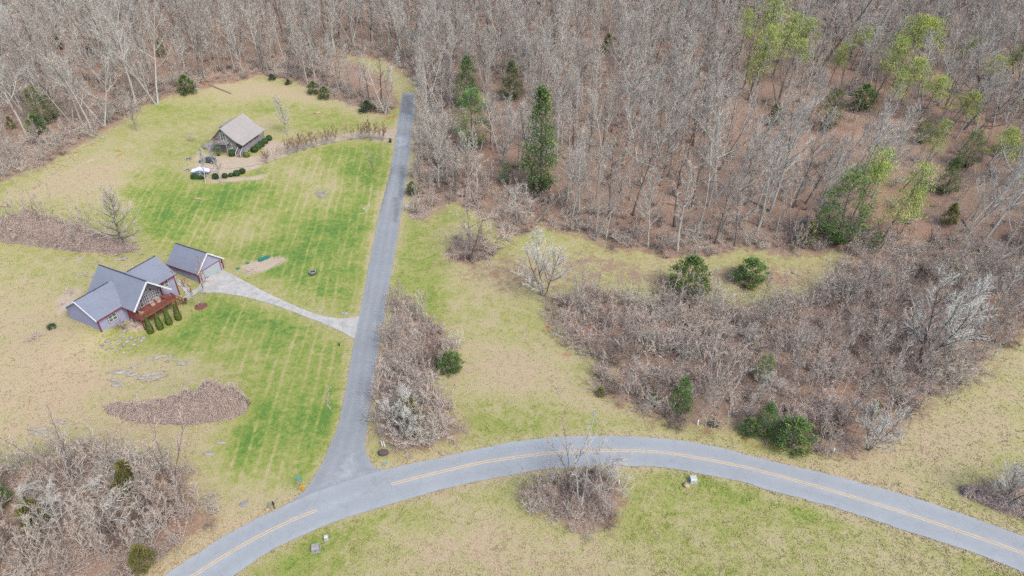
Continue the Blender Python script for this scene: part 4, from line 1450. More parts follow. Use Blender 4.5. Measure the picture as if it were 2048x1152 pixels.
def clipped(seed, rx, ry, rz, n=700, power=2.0, z0=None, mixd=.0):
    """clipped evergreen shrub: a full rounded body with small leaves standing on it"""
    g = random.Random(seed)
    C = MB()
    z0 = rz * .82 if z0 is None else z0
    ns, nr = 12, 7
    ring = []
    for i in range(nr + 1):
        ph = -1.2 + (math.pi / 2 + 1.2) * i / nr
        for j in range(ns):
            a = 6.283 * j / ns
            cp, sp = abs(math.cos(ph)) ** (2 / power), math.copysign(abs(math.sin(ph)) ** (2 / power), math.sin(ph))
            k = .9 * g.uniform(.92, 1.04)
            C.v.append((rx * k * cp * math.copysign(abs(math.cos(a)) ** (2 / power), math.cos(a)), ry * k * cp * math.copysign(abs(math.sin(a)) ** (2 / power), math.sin(a)), z0 + rz * k * sp))
            C.t.append(g.uniform(.05, .5))
    for i in range(nr):
        for j in range(ns):
            a, b = i * ns + j, i * ns + (j + 1) % ns
            C.f.append((a, b, b + ns, a + ns))
    for i in range(n):
        a, sz = g.uniform(0, 6.283), g.uniform(-.75, 1)
        ph = math.asin(sz)
        cp, sp = abs(math.cos(ph)) ** (2 / power), math.copysign(abs(sz) ** (2 / power), sz)
        q = (rx * cp * math.copysign(abs(math.cos(a)) ** (2 / power), math.cos(a)), ry * cp * math.copysign(abs(math.sin(a)) ** (2 / power), math.sin(a)), z0 + rz * sp)
        d = unit((q[0] / rx + g.gauss(0, .5), q[1] / ry + g.gauss(0, .5), (q[2] - z0) / rz + g.gauss(0, .5) + .3))
        k = .93
        leaf_tri(C, g, (q[0] * k, q[1] * k, z0 + (q[2] - z0) * k), d, .17 * g.uniform(.6, 1.2), .07, g.uniform(.1, .95))
    return C


# prototype meshes -----------------------------------------------------
PROTO = {}


def proto(key, parts):
    """parts: list of (name, mesh)"""
    PROTO[key] = parts


def tree_proto(key, TC, bark, leaf):
    proto(key, [('trunk', TC[0].mesh('trunk', bark)), ('crown', TC[1].mesh('crown', leaf))])


for i in range(5):
    tree_proto('wood_pale%d' % i, bare_tree(100 + i, 20, bole=.34 + .03 * (i % 3), nl=17, ll=.30 + .02 * (i % 2), a0=58, a1=18, up=.15, leaders=(1, 1, 2, 1, 1)[i]), 'bark_pale', 'twig_pale')
for i in range(2):
    tree_proto('wood_slim%d' % i, bare_tree(120 + i, 20, bole=.45, nl=14, ll=.2, a0=50, a1=16, r0=.009, up=.2, ns=5), 'bark_white', 'twig_silver')
for i in range(3):
    tree_proto('wood_dark%d' % i, bare_tree(140 + i, 20, bole=.36, nl=15, ll=.34, a0=66, a1=22, r0=.015, up=.1, wob=.17), 'bark_dark', 'twig_pale')
tree_proto('wood_silver0', bare_tree(160, 20, bole=.3, nl=20, ll=.36, a0=60, a1=20, r0=.013, up=.14, nt=5), 'bark_white', 'twig_silver')
tree_proto('wood_silver1', bare_tree(161, 20, bole=.36, nl=18, ll=.38, a0=64, a1=20, r0=.014, up=.12, nt=5, leaders=2), 'bark_white', 'twig_silver')
tree_proto('spread_silver', bare_tree(170, 12, bole=.16, nl=33, ll=.5, a0=74, a1=20, r0=.02, up=.17, ns=9, nt=8, leaders=3, wob=.1, twr=.022), 'bark_dark', 'twig_white')
tree_proto('spread_dark', bare_tree(171, 12, bole=.22, nl=22, ll=.58, a0=85, a1=35, r0=.022, up=.03, ns=9, nt=8, leaders=2, wob=.2, twr=.014), 'bark_dark', 'twig_brush')
tree_proto('spread_lone', bare_tree(172, 12, bole=.2, nl=30, ll=.52, a0=78, a1=28, r0=.021, up=.07, ns=8, nt=7, wob=.19, twr=.016), 'bark_dark', 'twig_pale')
tree_proto('lawn_tree', bare_tree(173, 9, bole=.26, nl=24, ll=.4, a0=62, a1=22, r0=.016, up=.1, ns=7, nt=7, twr=.013), 'bark_pale', 'twig_pale')
tree_proto('young_tree', bare_tree(174, 6, bole=.22, nl=14, ll=.36, a0=46, a1=18, r0=.014, up=.12, ns=5, nt=5, twr=.017), 'bark_white', 'twig_silver')
for i in range(3):
    tree_proto('sapling%d' % i, bare_tree(180 + i, 7, bole=.2, nl=13, ll=.28, a0=45, a1=18, r0=.009, up=.12, ns=5, nt=4, twr=.022, leaders=(1, 2, 3)[i]), ('bark_pale', 'bark_dark', 'bark_pale')[i], 'twig_brush')
tree_proto('thin_dark', bare_tree(185, 9, bole=.25, nl=16, ll=.27, a0=36, a1=14, r0=.009, up=.12, ns=6, nt=5, twr=.017, leaders=3), 'bark_dark', 'twig_brush')
tree_proto('thin_white', bare_tree(186, 12, bole=.5, nl=14, ll=.2, a0=36, a1=12, r0=.010, up=.15, ns=5, nt=5, twr=.02, leaders=2), 'bark_white', 'twig_silver')
tree_proto('weeping', bare_tree(187, 9, bole=.35, nl=18, ll=.42, a0=55, a1=24, r0=.012, up=-.12, ns=8, nt=8, twr=.013, leaders=3), 'bark_pale', 'twig_silver')
tree_proto('vine_tree', bare_tree(188, 11, bole=.42, nl=13, ll=.33, a0=75, a1=40, r0=.024, up=.02, ns=7, nt=6, leaders=1, wob=.24, twr=.024), 'bark_dark', 'twig_brush')
tree_proto('myrtle', bare_tree(190, 5, bole=.3, nl=36, ll=.30, a0=40, a1=16, r0=.013, up=.14, ns=6, nt=7, twr=.017, leaders=6), 'bark_pale', 'twig_myrtle')
tree_proto('myrtle_slim', bare_tree(191, 5, bole=.35, nl=20, ll=.26, a0=36, a1=16, r0=.009, up=.14, ns=5, nt=6, twr=.014, leaders=4), 'bark_pale', 'twig_myrtle')
tree_proto('cedar_tall', cedar(201, 12, 2.3, 170, 34, None, .26), 'bark_dark', 'cedar_leaf')
tree_proto('cedar_cone', cedar(202, 12, 3.5, 200, 34, lambda t: (1 - t) ** .7 * min(1, .3 + t * 4), .28), 'bark_dark', 'cedar_leaf')
tree_proto('cedar_loose', cedar(203, 12, 4.6, 150, 38, lambda t: (1 - t) ** .5 * min(1, .2 + t * 2.2), .28), 'bark_dark', 'cedar_leaf')
tree_proto('cedar_round', cedar(204, 5, 2.3, 130, 30, lambda t: max(.1, 1 - (2 * t - .7) ** 2 * .6), .27), 'bark_dark', 'cedar_leaf')
tree_proto('cedar_olive', cedar(205, 6, 2.4, 130, 28, lambda t: (1 - t) ** .8 * min(1, .5 + t * 3), .27), 'bark_dark', 'cedar_olive')
tree_proto('pine_a', pine(210, 20, .5, .19, 30, 150), 'bark_dark', 'pine_leaf')
tree_proto('pine_b', pine(211, 20, .42, .27, 34, 170), 'bark_dark', 'pine_leaf')
tree_proto('pine_c', pine(212, 20, .7, .18, 36, 130), 'bark_dark', 'pine_leaf')
SHRUBS = {'a': shrub_mb(301, 2.6, tw=.026), 'b': shrub_mb(302, 2.2, 15, 60, .05), 'c': shrub_mb(303, 3.4, 12, 42, tw=.03), 'd': shrub_mb(304, 1.6, 16, 75, .10), 'e': shrub_mb(305, 2.4, 16, 70, .13)}
for k_, q in SHRUBS.items():
    proto('shrub_' + k_, [('branches', q.mesh('branches', {'a': 'twig_brush', 'b': 'twig_dark', 'c': 'twig_grey', 'd': 'twig_bramble', 'e': 'twig_brush'}[k_]))])
tree_proto('ivy_bush', cedar(320, 2.4, 1.5, 90, 26, lambda t: max(.1, 1 - (2 * t - .5) ** 2 * .6), .22), 'bark_dark', 'ivy_leaf')


def plant(key, name, p, scale, label, cat='tree', group=None, rz=None, tilt=(0, 0), sz=1.0):
    t = thing(name, label, cat, (p[0], p[1], p[2]), rnd.uniform(0, 6.28) if rz is None else rz, group)
    t.rotation_euler = (tilt[0], tilt[1], t.rotation_euler[2])
    if tilt != (0, 0):   # lean in world directions
        t.rotation_euler = (Matrix.Rotation(tilt[0], 3, 'X') @ Matrix.Rotation(tilt[1], 3, 'Y') @ Matrix.Rotation(t.rotation_euler[2], 3, 'Z')).to_euler()
    t.scale = (scale, scale, scale * sz)
    for nm, me in PROTO[key]:
        link(nm, me, t)
    return t


PH = {}   # design height of every tree prototype
for k_, parts in PROTO.items():
    zz = [max((v.co.z for v in me.vertices), default=0) for _, me in parts]
    PH[k_] = max(zz)
TAKEN, EVER = [], []


def put(key, name, base, top, label, cat='tree', group=None, tilt=(0, 0), sz=1.0, rz=None):
    """plant with its foot at photo point base and as tall as the photo shows (top = y of its tip)"""
    p = at(*base)
    hh = height_at(p, base[1] - top)
    TAKEN.append((p[0], p[1]))
    if key[:5] in ('cedar', 'pine_'):
        EVER.append((p[0], p[1], 14 if key[0] == 'p' else 24, 4.0 if key[0] == 'p' else 5.4))
    return plant(key, name, p, hh / PH[key] / sz, label, cat, group, rz, tilt, sz)


# ---- trees that stand out ---------------------------------------------
put('spread_silver', 'silver_tree', (1088, 592), 468, 'large silver twigged bare tree with dark forked trunk alone in the middle of the meadow')
put('spread_dark', 'spreading_tree', (942, 522), 392, 'wide dark bare tree in a ring of brush at the left of the meadow')
put('spread_lone', 'gnarled_tree', (250, 498), 372, 'dark gnarled bare tree at the right end of the vine bank behind the lavender house')
put('lawn_tree', 'lawn_tree', (575, 270), 190, 'single pale bare tree on the grass right of the cabin')
put('lawn_tree', 'lawn_tree', (274, 262), 196, 'small spreading bare tree where lawn meets the wood left of the cabin')
put('young_tree', 'young_tree', (411, 366), 290, 'thin white stemmed young tree beside the long clipped hedge, left of the pair')
put('young_tree', 'young_tree', (443, 366), 286, 'thin white stemmed young tree between the round clipped bushes, right of the pair')
put('thin_dark', 'young_tree', (749, 344), 296, 'small vase shaped bare tree on the lawn close to the lane')
put('myrtle_slim', 'ornamental_tree', (401, 612), 528, 'reddish bare ornamental tree in a red mulch ring beside the garage drive')
put('thin_white', 'white_tree', (1160, 1012), 872, 'tall twin trunked white bare tree in the roadside brush island')
put('thin_dark', 'thin_tree', (1138, 955), 868, 'thin dark bare tree overlapping the road at the roadside brush island')
put('weeping', 'drooping_tree', (1205, 1012), 912, 'bare tree with drooping fine branches at the right of the roadside brush island')
put('young_tree', 'forked_tree', (1097, 992), 945, 'small pale forked tree at the left of the roadside brush island')
put('vine_tree', 'ivy_tree', (739, 204), 122, 'gnarled vine covered tree near the lane end, left of the pair')
put('vine_tree', 'ivy_tree', (763, 204), 116, 'gnarled vine covered tree near the lane end, right of the pair')
put('lawn_tree', 'wood_edge_tree', (631, 162), 86, 'pale spreading tree at the wood edge above the cabin meadow')
put('wood_silver0', 'pale_tree', (52, 268), 90, 'tall white barked tree leaning left in front of the upper left wood', tilt=(0, -.07))
put('wood_silver1', 'pale_tree', (145, 246), 118, 'broad white barked tree with curved limbs above the evergreens at upper left')
put('wood_slim0', 'pale_tree', (165, 230), 130, 'slim straight white tree right of the broad one in the upper left wood')
put('wood_silver0', 'pale_tree', (271, 205), 5, 'tallest white barked tree above the stony slope left of the cabin')
put('wood_silver1', 'pale_tree', (314, 208), 20, 'tall pale tree with fanning crown at the corner of the lawn and wood')
put('thin_dark', 'thin_tree', (137, 978), 862, 'thin dark bare tree rising from the lower left brush, left of two')
put('thin_dark', 'thin_tree', (345, 970), 846, 'thin dark bare tree beside the olive evergreen in the lower left brush, right of two')
put('weeping', 'pale_tree', (130, 1080), 985, 'pale bare tree leaning in the middle of the lower left brush')
put('weeping', 'pale_tree', (235, 1075), 985, 'pale bushy tree left of the road verge in the lower left brush')
put('spread_silver', 'silver_tree', (1838, 722), 562, 'silver bare tree with dark leaning trunk rising out of the right thicket', tilt=(0, .32))
put('wood_silver1', 'thick_tree', (1992, 520), 360, 'thick twin trunked tree leaning right at the right edge above the thicket', tilt=(0, .42))
put('wood_silver0', 'thick_tree', (1925, 485), 320, 'grey tree leaning right behind the pines at the right edge', tilt=(0, .36))
put('wood_slim1', 'white_tree', (1392, 474), 250, 'slender white trunk standing forward of the wood above the meadow', tilt=(0, .10))
put('wood_silver0', 'silver_tree', (1540, 425), 205, 'broad silver crowned tree left of the dark evergreens at the right wood edge', tilt=(0, .14))
put('wood_silver1', 'silver_tree', (1432, 396), 170, 'pale tree with hanging silver twigs behind the slender white trunk', tilt=(0, .08))
put('wood_dark0', 'dark_tree', (1632, 150), -60, 'dark thick trunk leaning right among the yellow green pines', tilt=(0, .28))
put('wood_dark1', 'dark_tree', (1205, 290), 190, 'dark trunked tree on open leaf litter in the middle of the wood')
put('wood_dark2', 'dark_tree', (622, 82), -60, 'dark double trunk in the wood straight above the cabin meadow')
put('thin_white', 'white_tree', (1260, 400), 280, 'pale forked tree near the front edge of the wood, left of the slender white trunk')
put('thin_white', 'white_tree', (1304, 400), 290, 'pale bare tree with side twigs near the front edge of the wood', sz=1.1)
put('weeping', 'silver_bush_tree', (1035, 452), 362, 'tangled silver tree at the wood edge left of the leaning fallen trunks')
put('weeping', 'silver_bush_tree', (1500, 705), 640, 'silver drooping tree in the middle of the right thicket')
put('weeping', 'silver_bush_tree', (1540, 815), 745, 'silver small tree above the bright evergreen in the right thicket')
put('sapling1', 'dark_sapling', (1570, 672), 590, 'dark thin trunk at the far edge of the right thicket')
put('wood_silver0', 'pale_tree', (1905, 650), 545, 'tall pale grey tree behind the silver leaning tree in the right thicket', tilt=(0, .25))
put('wood_silver1', 'pale_tree', (1985, 640), 530, 'pale branching tree at the right end of the right thicket', tilt=(0, .3))
put('wood_silver1', 'pale_tree', (1760, 600), 520, 'pale grey tree at the top of the right thicket', tilt=(0, .2))
put('spread_silver', 'silver_bush_tree', (1735, 900), 815, 'low silver spreading tree at the lower right tip of the thicket')
put('spread_silver', 'silver_bush_tree', (815, 880), 790, 'low silver spreading tree in the lane corner thicket beside the dark cedar')
put('spread_lone', 'pale_tree', (1690, 610), 540, 'pale leaning tree at the upper edge of the right thicket', tilt=(0, .2))
put('spread_silver', 'pale_tree', (2010, 1010), 925, 'spreading pale brush tree at the right edge above the road')
put('wood_silver0', 'pale_tree', (870, 310), 215, 'silver bare tree close to the lane in front of the cedars')
put('wood_silver1', 'pale_tree', (1005, 325), 190, 'silver fan crowned tree between the loose cedar and the tall pointed evergreen')

# ---- evergreens -------------------------------------------------------
put('cedar_tall', 'evergreen_tree', (1080, 385), 186, 'tall pointed evergreen with yellow green top, the largest in front of the wood', sz=1.0)
put('cedar_loose', 'evergreen_tree', (946, 300), 182, 'loose feathery evergreen near the lane, in front of the slim dark one')
put('cedar_cone', 'evergreen_tree', (936, 212), 112, 'slim dark evergreen spire near the lane end')
put('cedar_cone', 'evergreen_tree', (1024, 200), 120, 'dark evergreen right of the slim spire near the lane end')
put('cedar_loose', 'evergreen_tree', (1012, 370), 326, 'small dark green cedar low in the wood left of the tall pointed evergreen')
put('cedar_round', 'evergreen_bush', (1376, 588), 512, 'tall rounded bright evergreen bush in the upper meadow, left of two')
put('cedar_round', 'evergreen_bush', (1498, 566), 516, 'wide rounded bright evergreen bush in the upper meadow, right of two', sz=.8)
put('cedar_cone', 'evergreen_tree', (1360, 822), 755, 'yellow green cedar at the lower edge of the right thicket')
put('cedar_cone', 'evergreen_tree', (1527, 870), 806, 'bright green conical cedar by the yellow groundcover at the thicket edge')
put('cedar_round', 'evergreen_bush', (1497, 868), 838, 'low bright cedar bush leaning against the bright conical cedar')
put('cedar_round', 'evergreen_bush', (1582, 896), 838, 'spreading green cedar right of the bright conical cedar')
put('cedar_round', 'evergreen_bush', (900, 740), 704, 'round dark green bush at the right side of the lane thicket', sz=.8)
put('cedar_olive', 'evergreen_tree', (824, 858), 798, 'dark cedar half hidden in the lane corner thicket')
put('cedar_round', 'evergreen_bush', (1428, 852), 838, 'tiny round green bush among the yellow groundcover')
put('cedar_round', 'evergreen_bush', (1648, 872), 856, 'tiny bright green bush at the lower right of the thicket')
put('cedar_olive', 'evergreen_bush', (1306, 808), 780, 'small dull green cedar left of the yellow green cedar in the thicket')
put('cedar_olive', 'evergreen_bush', (1201, 792), 772, 'small dark green bush at the left corner of the right thicket')
put('cedar_loose', 'evergreen_tree', (1524, 765), 712, 'dull green cedar deep in the right thicket')
put('cedar_olive', 'evergreen_bush', (1745, 830), 800, 'small green bush under bare branches in the right thicket')
put('cedar_round', 'evergreen_bush', (376, 188), 150, 'bright green cedar at the upper left corner of the cabin lawn')
put('ivy_bush', 'evergreen_bush', (545, 160), 147, 'small dark evergreen bush, leftmost along the top edge of the cabin lawn', 'shrub')
put('ivy_bush', 'evergreen_bush', (577, 169), 158, 'small round dark bush, second along the top edge of the cabin lawn', 'shrub')
put('cedar_round', 'evergreen_bush', (628, 188), 162, 'left of two larger dark evergreen bushes at the top of the cabin lawn', 'shrub')
put('cedar_round', 'evergreen_bush', (650, 198), 172, 'right of two larger dark evergreen bushes at the top of the cabin lawn', 'shrub')
put('ivy_bush', 'evergreen_bush', (735, 224), 200, 'dark evergreen bush under the vine covered trees near the lane end', 'shrub')
put('cedar_olive', 'evergreen_tree', (268, 985), 925, 'olive brown cedar in the lower left brush beside the field')
put('cedar_olive', 'evergreen_tree', (78, 1055), 1000, 'olive green cedar among bare branches in the lower left brush')
put('cedar_cone', 'evergreen_tree', (10, 1010), 962, 'dark cedar at the left edge above the lower left brush')
put('cedar_olive', 'evergreen_bush', (290, 1135), 1094, 'green bush by the road verge at the bottom of the lower left brush')
for bx, by, ty, ky, lb in ((88, 250, 176, 'cedar_loose', 'dark green cedar behind the leaning white tree at upper left'), (112, 240, 190, 'cedar_loose', 'green cedar right of the dark one behind the white trees at upper left'),
                           (78, 268, 228, 'cedar_round', 'bright low evergreen at the foot of the white trees at upper left'), (236, 195, 170, 'cedar_loose', 'dull green evergreen under the tall white trees at upper left'),
                           (25, 258, 232, 'cedar_olive', 'olive evergreen at the left edge of the upper left wood'), (178, 108, 92, 'ivy_bush', 'dark bush deep in the upper left wood'),
                           (118, 100, 66, 'cedar_olive', 'brownish evergreen deep in the upper left wood near the far house'), (325, 112, 78, 'cedar_olive', 'thin yellow green evergreen in the wood above the lawn corner'),
                           (1214, 108, 68, 'cedar_olive', 'single yellow green tree high in the middle of the wood'), (826, 388, 362, 'cedar_round', 'small bright evergreen at the right edge of the lane'),
                           (1672, 490, 345, 'cedar_loose', 'tall dark evergreen at the right wood edge in front of the yellow green pines'), (1648, 465, 400, 'cedar_loose', 'dull green cedar left of the tall dark evergreen at the right wood edge'),
                           (1612, 490, 440, 'cedar_olive', 'small olive cedar at the foot of the broad silver tree'), (1746, 502, 462, 'cedar_loose', 'low dark cedar below the yellow green pines at the right wood edge'),
                           (1888, 388, 312, 'cedar_cone', 'narrow green cedar right of the yellow green pines'), (1930, 335, 262, 'cedar_loose', 'dark evergreen above the narrow green cedar at right'),
                           (1840, 288, 238, 'cedar_loose', 'dark green cedar in the right wood below the pine group'), (1652, 262, 178, 'cedar_loose', 'dark double evergreen left of the pine group'),
                           (1722, 220, 168, 'cedar_round', 'rounded dull evergreen below the upper pine group'), (1548, 250, 205, 'cedar_olive', 'olive evergreen patch below the left pines'),
                           (1895, 450, 405, 'cedar_olive', 'dull green cedar among the leaning trunks at right')):
    put(ky, 'evergreen_tree', (bx, by), ty, lb)
PINES = (('pine_c', 1515, 170, -5, .1, 'tall yellow green pine, leftmost of the pines in the right wood'), ('pine_a', 1545, 155, 25, .12, 'yellow green pine right behind the leftmost pine'),
         ('pine_b', 1590, 140, 40, .14, 'small crowned pine left of the dark leaning trunk'), ('pine_b', 1785, 170, 35, .2, 'highest yellow green pine right of the dark leaning trunk'),
         ('pine_a', 1745, 205, 75, .2, 'pine with a dense round crown in the middle of the pine group'), ('pine_b', 1790, 225, 115, .2, 'broad flat crowned pine at the lower right of the pine group'),
         ('pine_b', 1700, 140, 55, .2, 'thin pine beside the dark leaning trunk'), ('pine_b', 1880, 290, 180, .26, 'flat topped yellow pine standing alone right of the pine group'),
         ('pine_b', 1950, 205, 112, .26, 'dull green flat topped pine near the right edge'), ('pine_a', 1700, 445, 295, .12, 'bright yellow pine at the wood edge above the thicket, left of two'),
         ('pine_c', 1760, 490, 330, .12, 'drooping yellow green pine at the wood edge above the thicket, right of two'), ('pine_b', 1960, 370, 268, .26, 'pale green pine at the right edge below the flat topped ones'),
         ('pine_c', 1495, 200, 60, .1, 'shorter yellow green pine below the leftmost pine'), ('pine_b', 1815, 160, 40, .2, 'pine at the top right of the pine group'), ('pine_a', 1765, 240, 140, .2, 'pine in the lower middle of the pine group'),
         ('pine_b', 1835, 245, 150, .22, 'outermost pine at the lower right of the pine group'), ('pine_b', 1575, 175, 80, .12, 'pine crown between the leftmost pines and the dark leaning trunk'), ('pine_a', 1800, 470, 375, .14, 'pale yellow pine drooping over the right wood edge'),
         ('pine_b', 2020, 420, 330, .26, 'dull pine above the leaning grey trunks at the right edge'), ('pine_b', 1725, 410, 320, .12, 'yellow pine crown behind the bright pine at the wood edge'), ('pine_b', 1975, 330, 250, .26, 'green pine right of the narrow cedar'),
         ('pine_a', 1905, 150, 70, .24, 'green pine between the pine group and the dull flat topped pine'), ('pine_a', 1990, 175, 90, .26, 'dense green pine near the top right corner'), ('pine_c', 1850, 330, 240, .22, 'dark green pine behind the narrow green cedar'),
         ('pine_a', 1475, 120, 20, .1, 'small pine at the left of the leftmost pine'), ('pine_a', 1655, 175, 85, .16, 'green pine right of the dark leaning trunk'),
         ('pine_b', 2035, 260, 175, .26, 'pale pine at the extreme right edge'))
for ky, bx, by, ty, tl, lb in PINES:
    put(ky, 'pine_tree', (bx, by), ty, lb, 'tree', None, (0, tl))

# ---- planted shrubs near the houses --------------------------------------
for i, ((x, y), lb) in enumerate(zip(((5.7, -5.6), (7.5, -6.1), (9.4, -6.4), (11.4, -6.7)), ('leftmost', 'second from the left', 'second from the right', 'rightmost'))):
    w = loc2w(H_ORG, H_DEG, x, y)
    t = thing('cone_shrub', 'clipped olive green conical evergreen below the red deck, %s of four' % lb, 'shrub', (w[0], w[1], zf(*w)), i * 1.3, 'conical evergreens below the red deck')
    g_ = random.Random(400 + i)
    C = MB()
    prof = [(.55, .0), (.68, .45), (.66, 1.2), (.53, 2.1), (.36, 2.9), (.17, 3.6), (.04, 3.9)]
    C.lathe([(r * .88, z) for r, z in prof], 12)
    C.t = [g_.uniform(.1, .5) for _ in C.v]
    for j in range(900):
        z = 3.85 * g_.random() ** 1.4
        r = np.interp(z, [p[1] for p in prof], [p[0] for p in prof])
        a = g_.uniform(0, 6.28)
        leaf_tri(C, g_, (r * .9 * math.cos(a), r * .9 * math.sin(a), z), unit((math.cos(a) * .6, math.sin(a) * .6, .9)), .2 * g_.uniform(.6, 1.2), .06, g_.uniform(.1, .9))
    C.build('foliage', 'cone_leaf', t)
ball = clipped(330, 1, .95, .85, 750).mesh('foliage', 'box_leaf')
ball_bright = clipped(331, 1, .95, .85, 750).mesh('foliage', 'box_bright')
hedge = clipped(332, 2.1, .95, .85, 1100, 3.2).mesh('foliage', 'box_leaf')


def bush(p, me, s, label, group, name='clipped_bush', rz=None):
    t = thing(name, label, 'shrub', tuple(p), rnd.uniform(0, 6) if rz is None else rz, group)
    t.scale = (s, s, s)
    link('foliage', me, t)


for i, (y, s) in enumerate(((3.9, 1.05), (5.9, 1.0), (7.9, 1.05), (10.0, .98), (12.4, .95))):
    x_, y_, z_ = on_cabin(6.2, y, 0)
    bush((x_, y_, zf(x_, y_)), ball, s * 1.05, 'round clipped bush in the row along the cabin porch, %s from the steps' % ('first', 'second', 'third', 'fourth', 'farthest')[i], 'round bushes along the cabin porch')
x_, y_, z_ = on_cabin(5.9, .1, 0)
bush((x_, y_, zf(x_, y_)), ball_bright, .95, 'bright yellow green round bush at the foot of the cabin steps', None)
x_, y_, z_ = on_cabin(1.7, -.3, 0)
bush((x_, y_, zf(x_, y_)), ball, 1.15, 'large dark round bush in front of the cabin wall, left of the steps', None)
x_, y_, z_ = on_cabin(-1.9, -.1, 0)
t = put('cedar_loose', 'yucca_bush', (437, 312), 290, 'spiky grey green bush under the cabin balcony', 'shrub')
p = at(397, 357)
bush(p, hedge, .95, 'long clipped hedge beside the covered car', None, 'clipped_hedge', .08)
for bx, by, s, lb in ((432, 357, .95, 'round clipped bush right of the long hedge, first of five'), (450.5, 355.5, .85, 'round clipped bush, second of five right of the long hedge'), (462.5, 353, .7, 'smallest round clipped bush in the row by the gravel drive'),
                      (474.5, 351, 1.0, 'largest round clipped bush in the row by the gravel drive'), (485.5, 346.5, .92, 'last round clipped bush, at the right end of the row by the gravel drive')):
    bush(at(bx, by), ball, s, lb, 'round bushes in a row by the gravel drive')
MYR = ((534, 327, 296, 'myrtle'), (551, 319, 292, 'myrtle_slim'), (562, 314, 290, 'myrtle_slim'), (580, 310, 272, 'myrtle'), (594, 305, 268, 'myrtle'), (611, 301, 262, 'myrtle'), (630, 296, 258, 'myrtle'), (651, 290, 256, 'myrtle'), (667, 286, 252, 'myrtle'),
       (688, 279, 242, 'myrtle_slim'), (704, 281, 248, 'myrtle_slim'), (726, 279, 242, 'myrtle'), (743, 281, 238, 'myrtle'), (765, 282, 244, 'myrtle'))
ORD = ('first', 'second', 'third', 'fourth', 'fifth', 'sixth', 'seventh', 'eighth', 'ninth', 'tenth', 'eleventh', 'twelfth', 'thirteenth', 'last')
for (bx, by, ty, ky), od in zip(MYR, ORD):
    put(ky, 'row_tree', (bx, by), ty, 'brown vase shaped bare tree, %s in the row along the gravel drive from the cabin' % od, 'tree', 'row of bare trees along the gravel drive')


# ---- bramble mounds -----------------------------------------------------
def mound(name, label, poly, hmax, n, seed, lumps, mat='twig_bramble'):
    g = random.Random(seed)
    P = np.asarray(poly)[:, :2]
    lo, hi = P.min(0), P.max(0)
    c0 = P.mean(0)
    q = MB()
    L = [(c0[0] + 0, c0[1], 0)] if not lumps else [(*at(lx, ly)[:2], lz) for lx, ly, lz in lumps]

    def top(x, y):
        m = .35
        for lx, ly, lz in L:
            lz = lz * 1.22
            m = max(m, lz * math.exp(-((x - lx) ** 2 + (y - ly) ** 2) / (.8 + lz * .34) ** 2))
        return m

    k = 0
    while k < n:
        x, y = g.uniform(lo[0], hi[0]), g.uniform(lo[1], hi[1])
        if not in_poly(P, np.array([x]), np.array([y]))[0]:
            continue
        k += 1
        a, Ln = g.uniform(0, 6.28), g.uniform(.5, 1.6)
        z0 = zf(x, y) if k % 6 == 0 or k == 1 else z0
        hh = top(x, y) * g.choice((g.uniform(.3, .8), g.uniform(.85, 1.08), g.uniform(.9, 1.1)))
        pts = []
        for s in (0, .25, .5, .75, 1):
            xx, yy = x + math.cos(a) * Ln * (s - .35), y + math.sin(a) * Ln * (s - .35)
            lift = 1 - (2 * s - .8) ** 2 * .75
            pts.append((xx + g.uniform(-.22, .22), yy + g.uniform(-.22, .22), zf0(xx, yy, c0) + max(.0, min(hh, top(xx, yy)) * lift) + g.uniform(-.08, .1)))
        q.tube(pts, [.026, .024, .02, .016, .006], 3)
        for j in range(4):
            b = pts[g.randint(1, 3)]
            f = unit((g.gauss(0, 1), g.gauss(0, 1), g.gauss(.2, .6)))
            q.twig(b, tuple(b[i] + f[i] * g.uniform(.25, .6) for i in range(3)), .02)
    t = thing(name, label, 'shrub', (c0[0], c0[1], zf(*c0)))
    q.v = [(v[0] - t.location.x, v[1] - t.location.y, v[2] - t.location.z) for v in q.v]
    q.build('canes', mat, t)
    sx, sy = np.meshgrid(np.arange(lo[0] - .5, hi[0] + .5, .45), np.arange(lo[1] - .5, hi[1] + .5, .45))
    ins = poly_mask(P, sx.ravel(), sy.ravel(), 1.1)
    zz = zt(sx.ravel(), sy.ravel())
    V = [(x - t.location.x + g.uniform(-.1, .1), y - t.location.y + g.uniform(-.1, .1), z - t.location.z - .3 + i * (top(x, y) * .82 + g.uniform(-.22, .25) + .25)) for x, y, z, i in zip(sx.ravel(), sy.ravel(), zz, ins)]
    link('opaque_core', grid_mesh('opaque_core', np.array(V), sx.shape[1], sx.shape[0], 'core_brown'), t)  # opaque core added inside the canes so the mound shades as a solid
    return t


_zc = {}


def zf0(x, y, c0):
    key = (round(x), round(y))
    if key not in _zc:
        _zc[key] = zf(*key)
    return _zc[key]


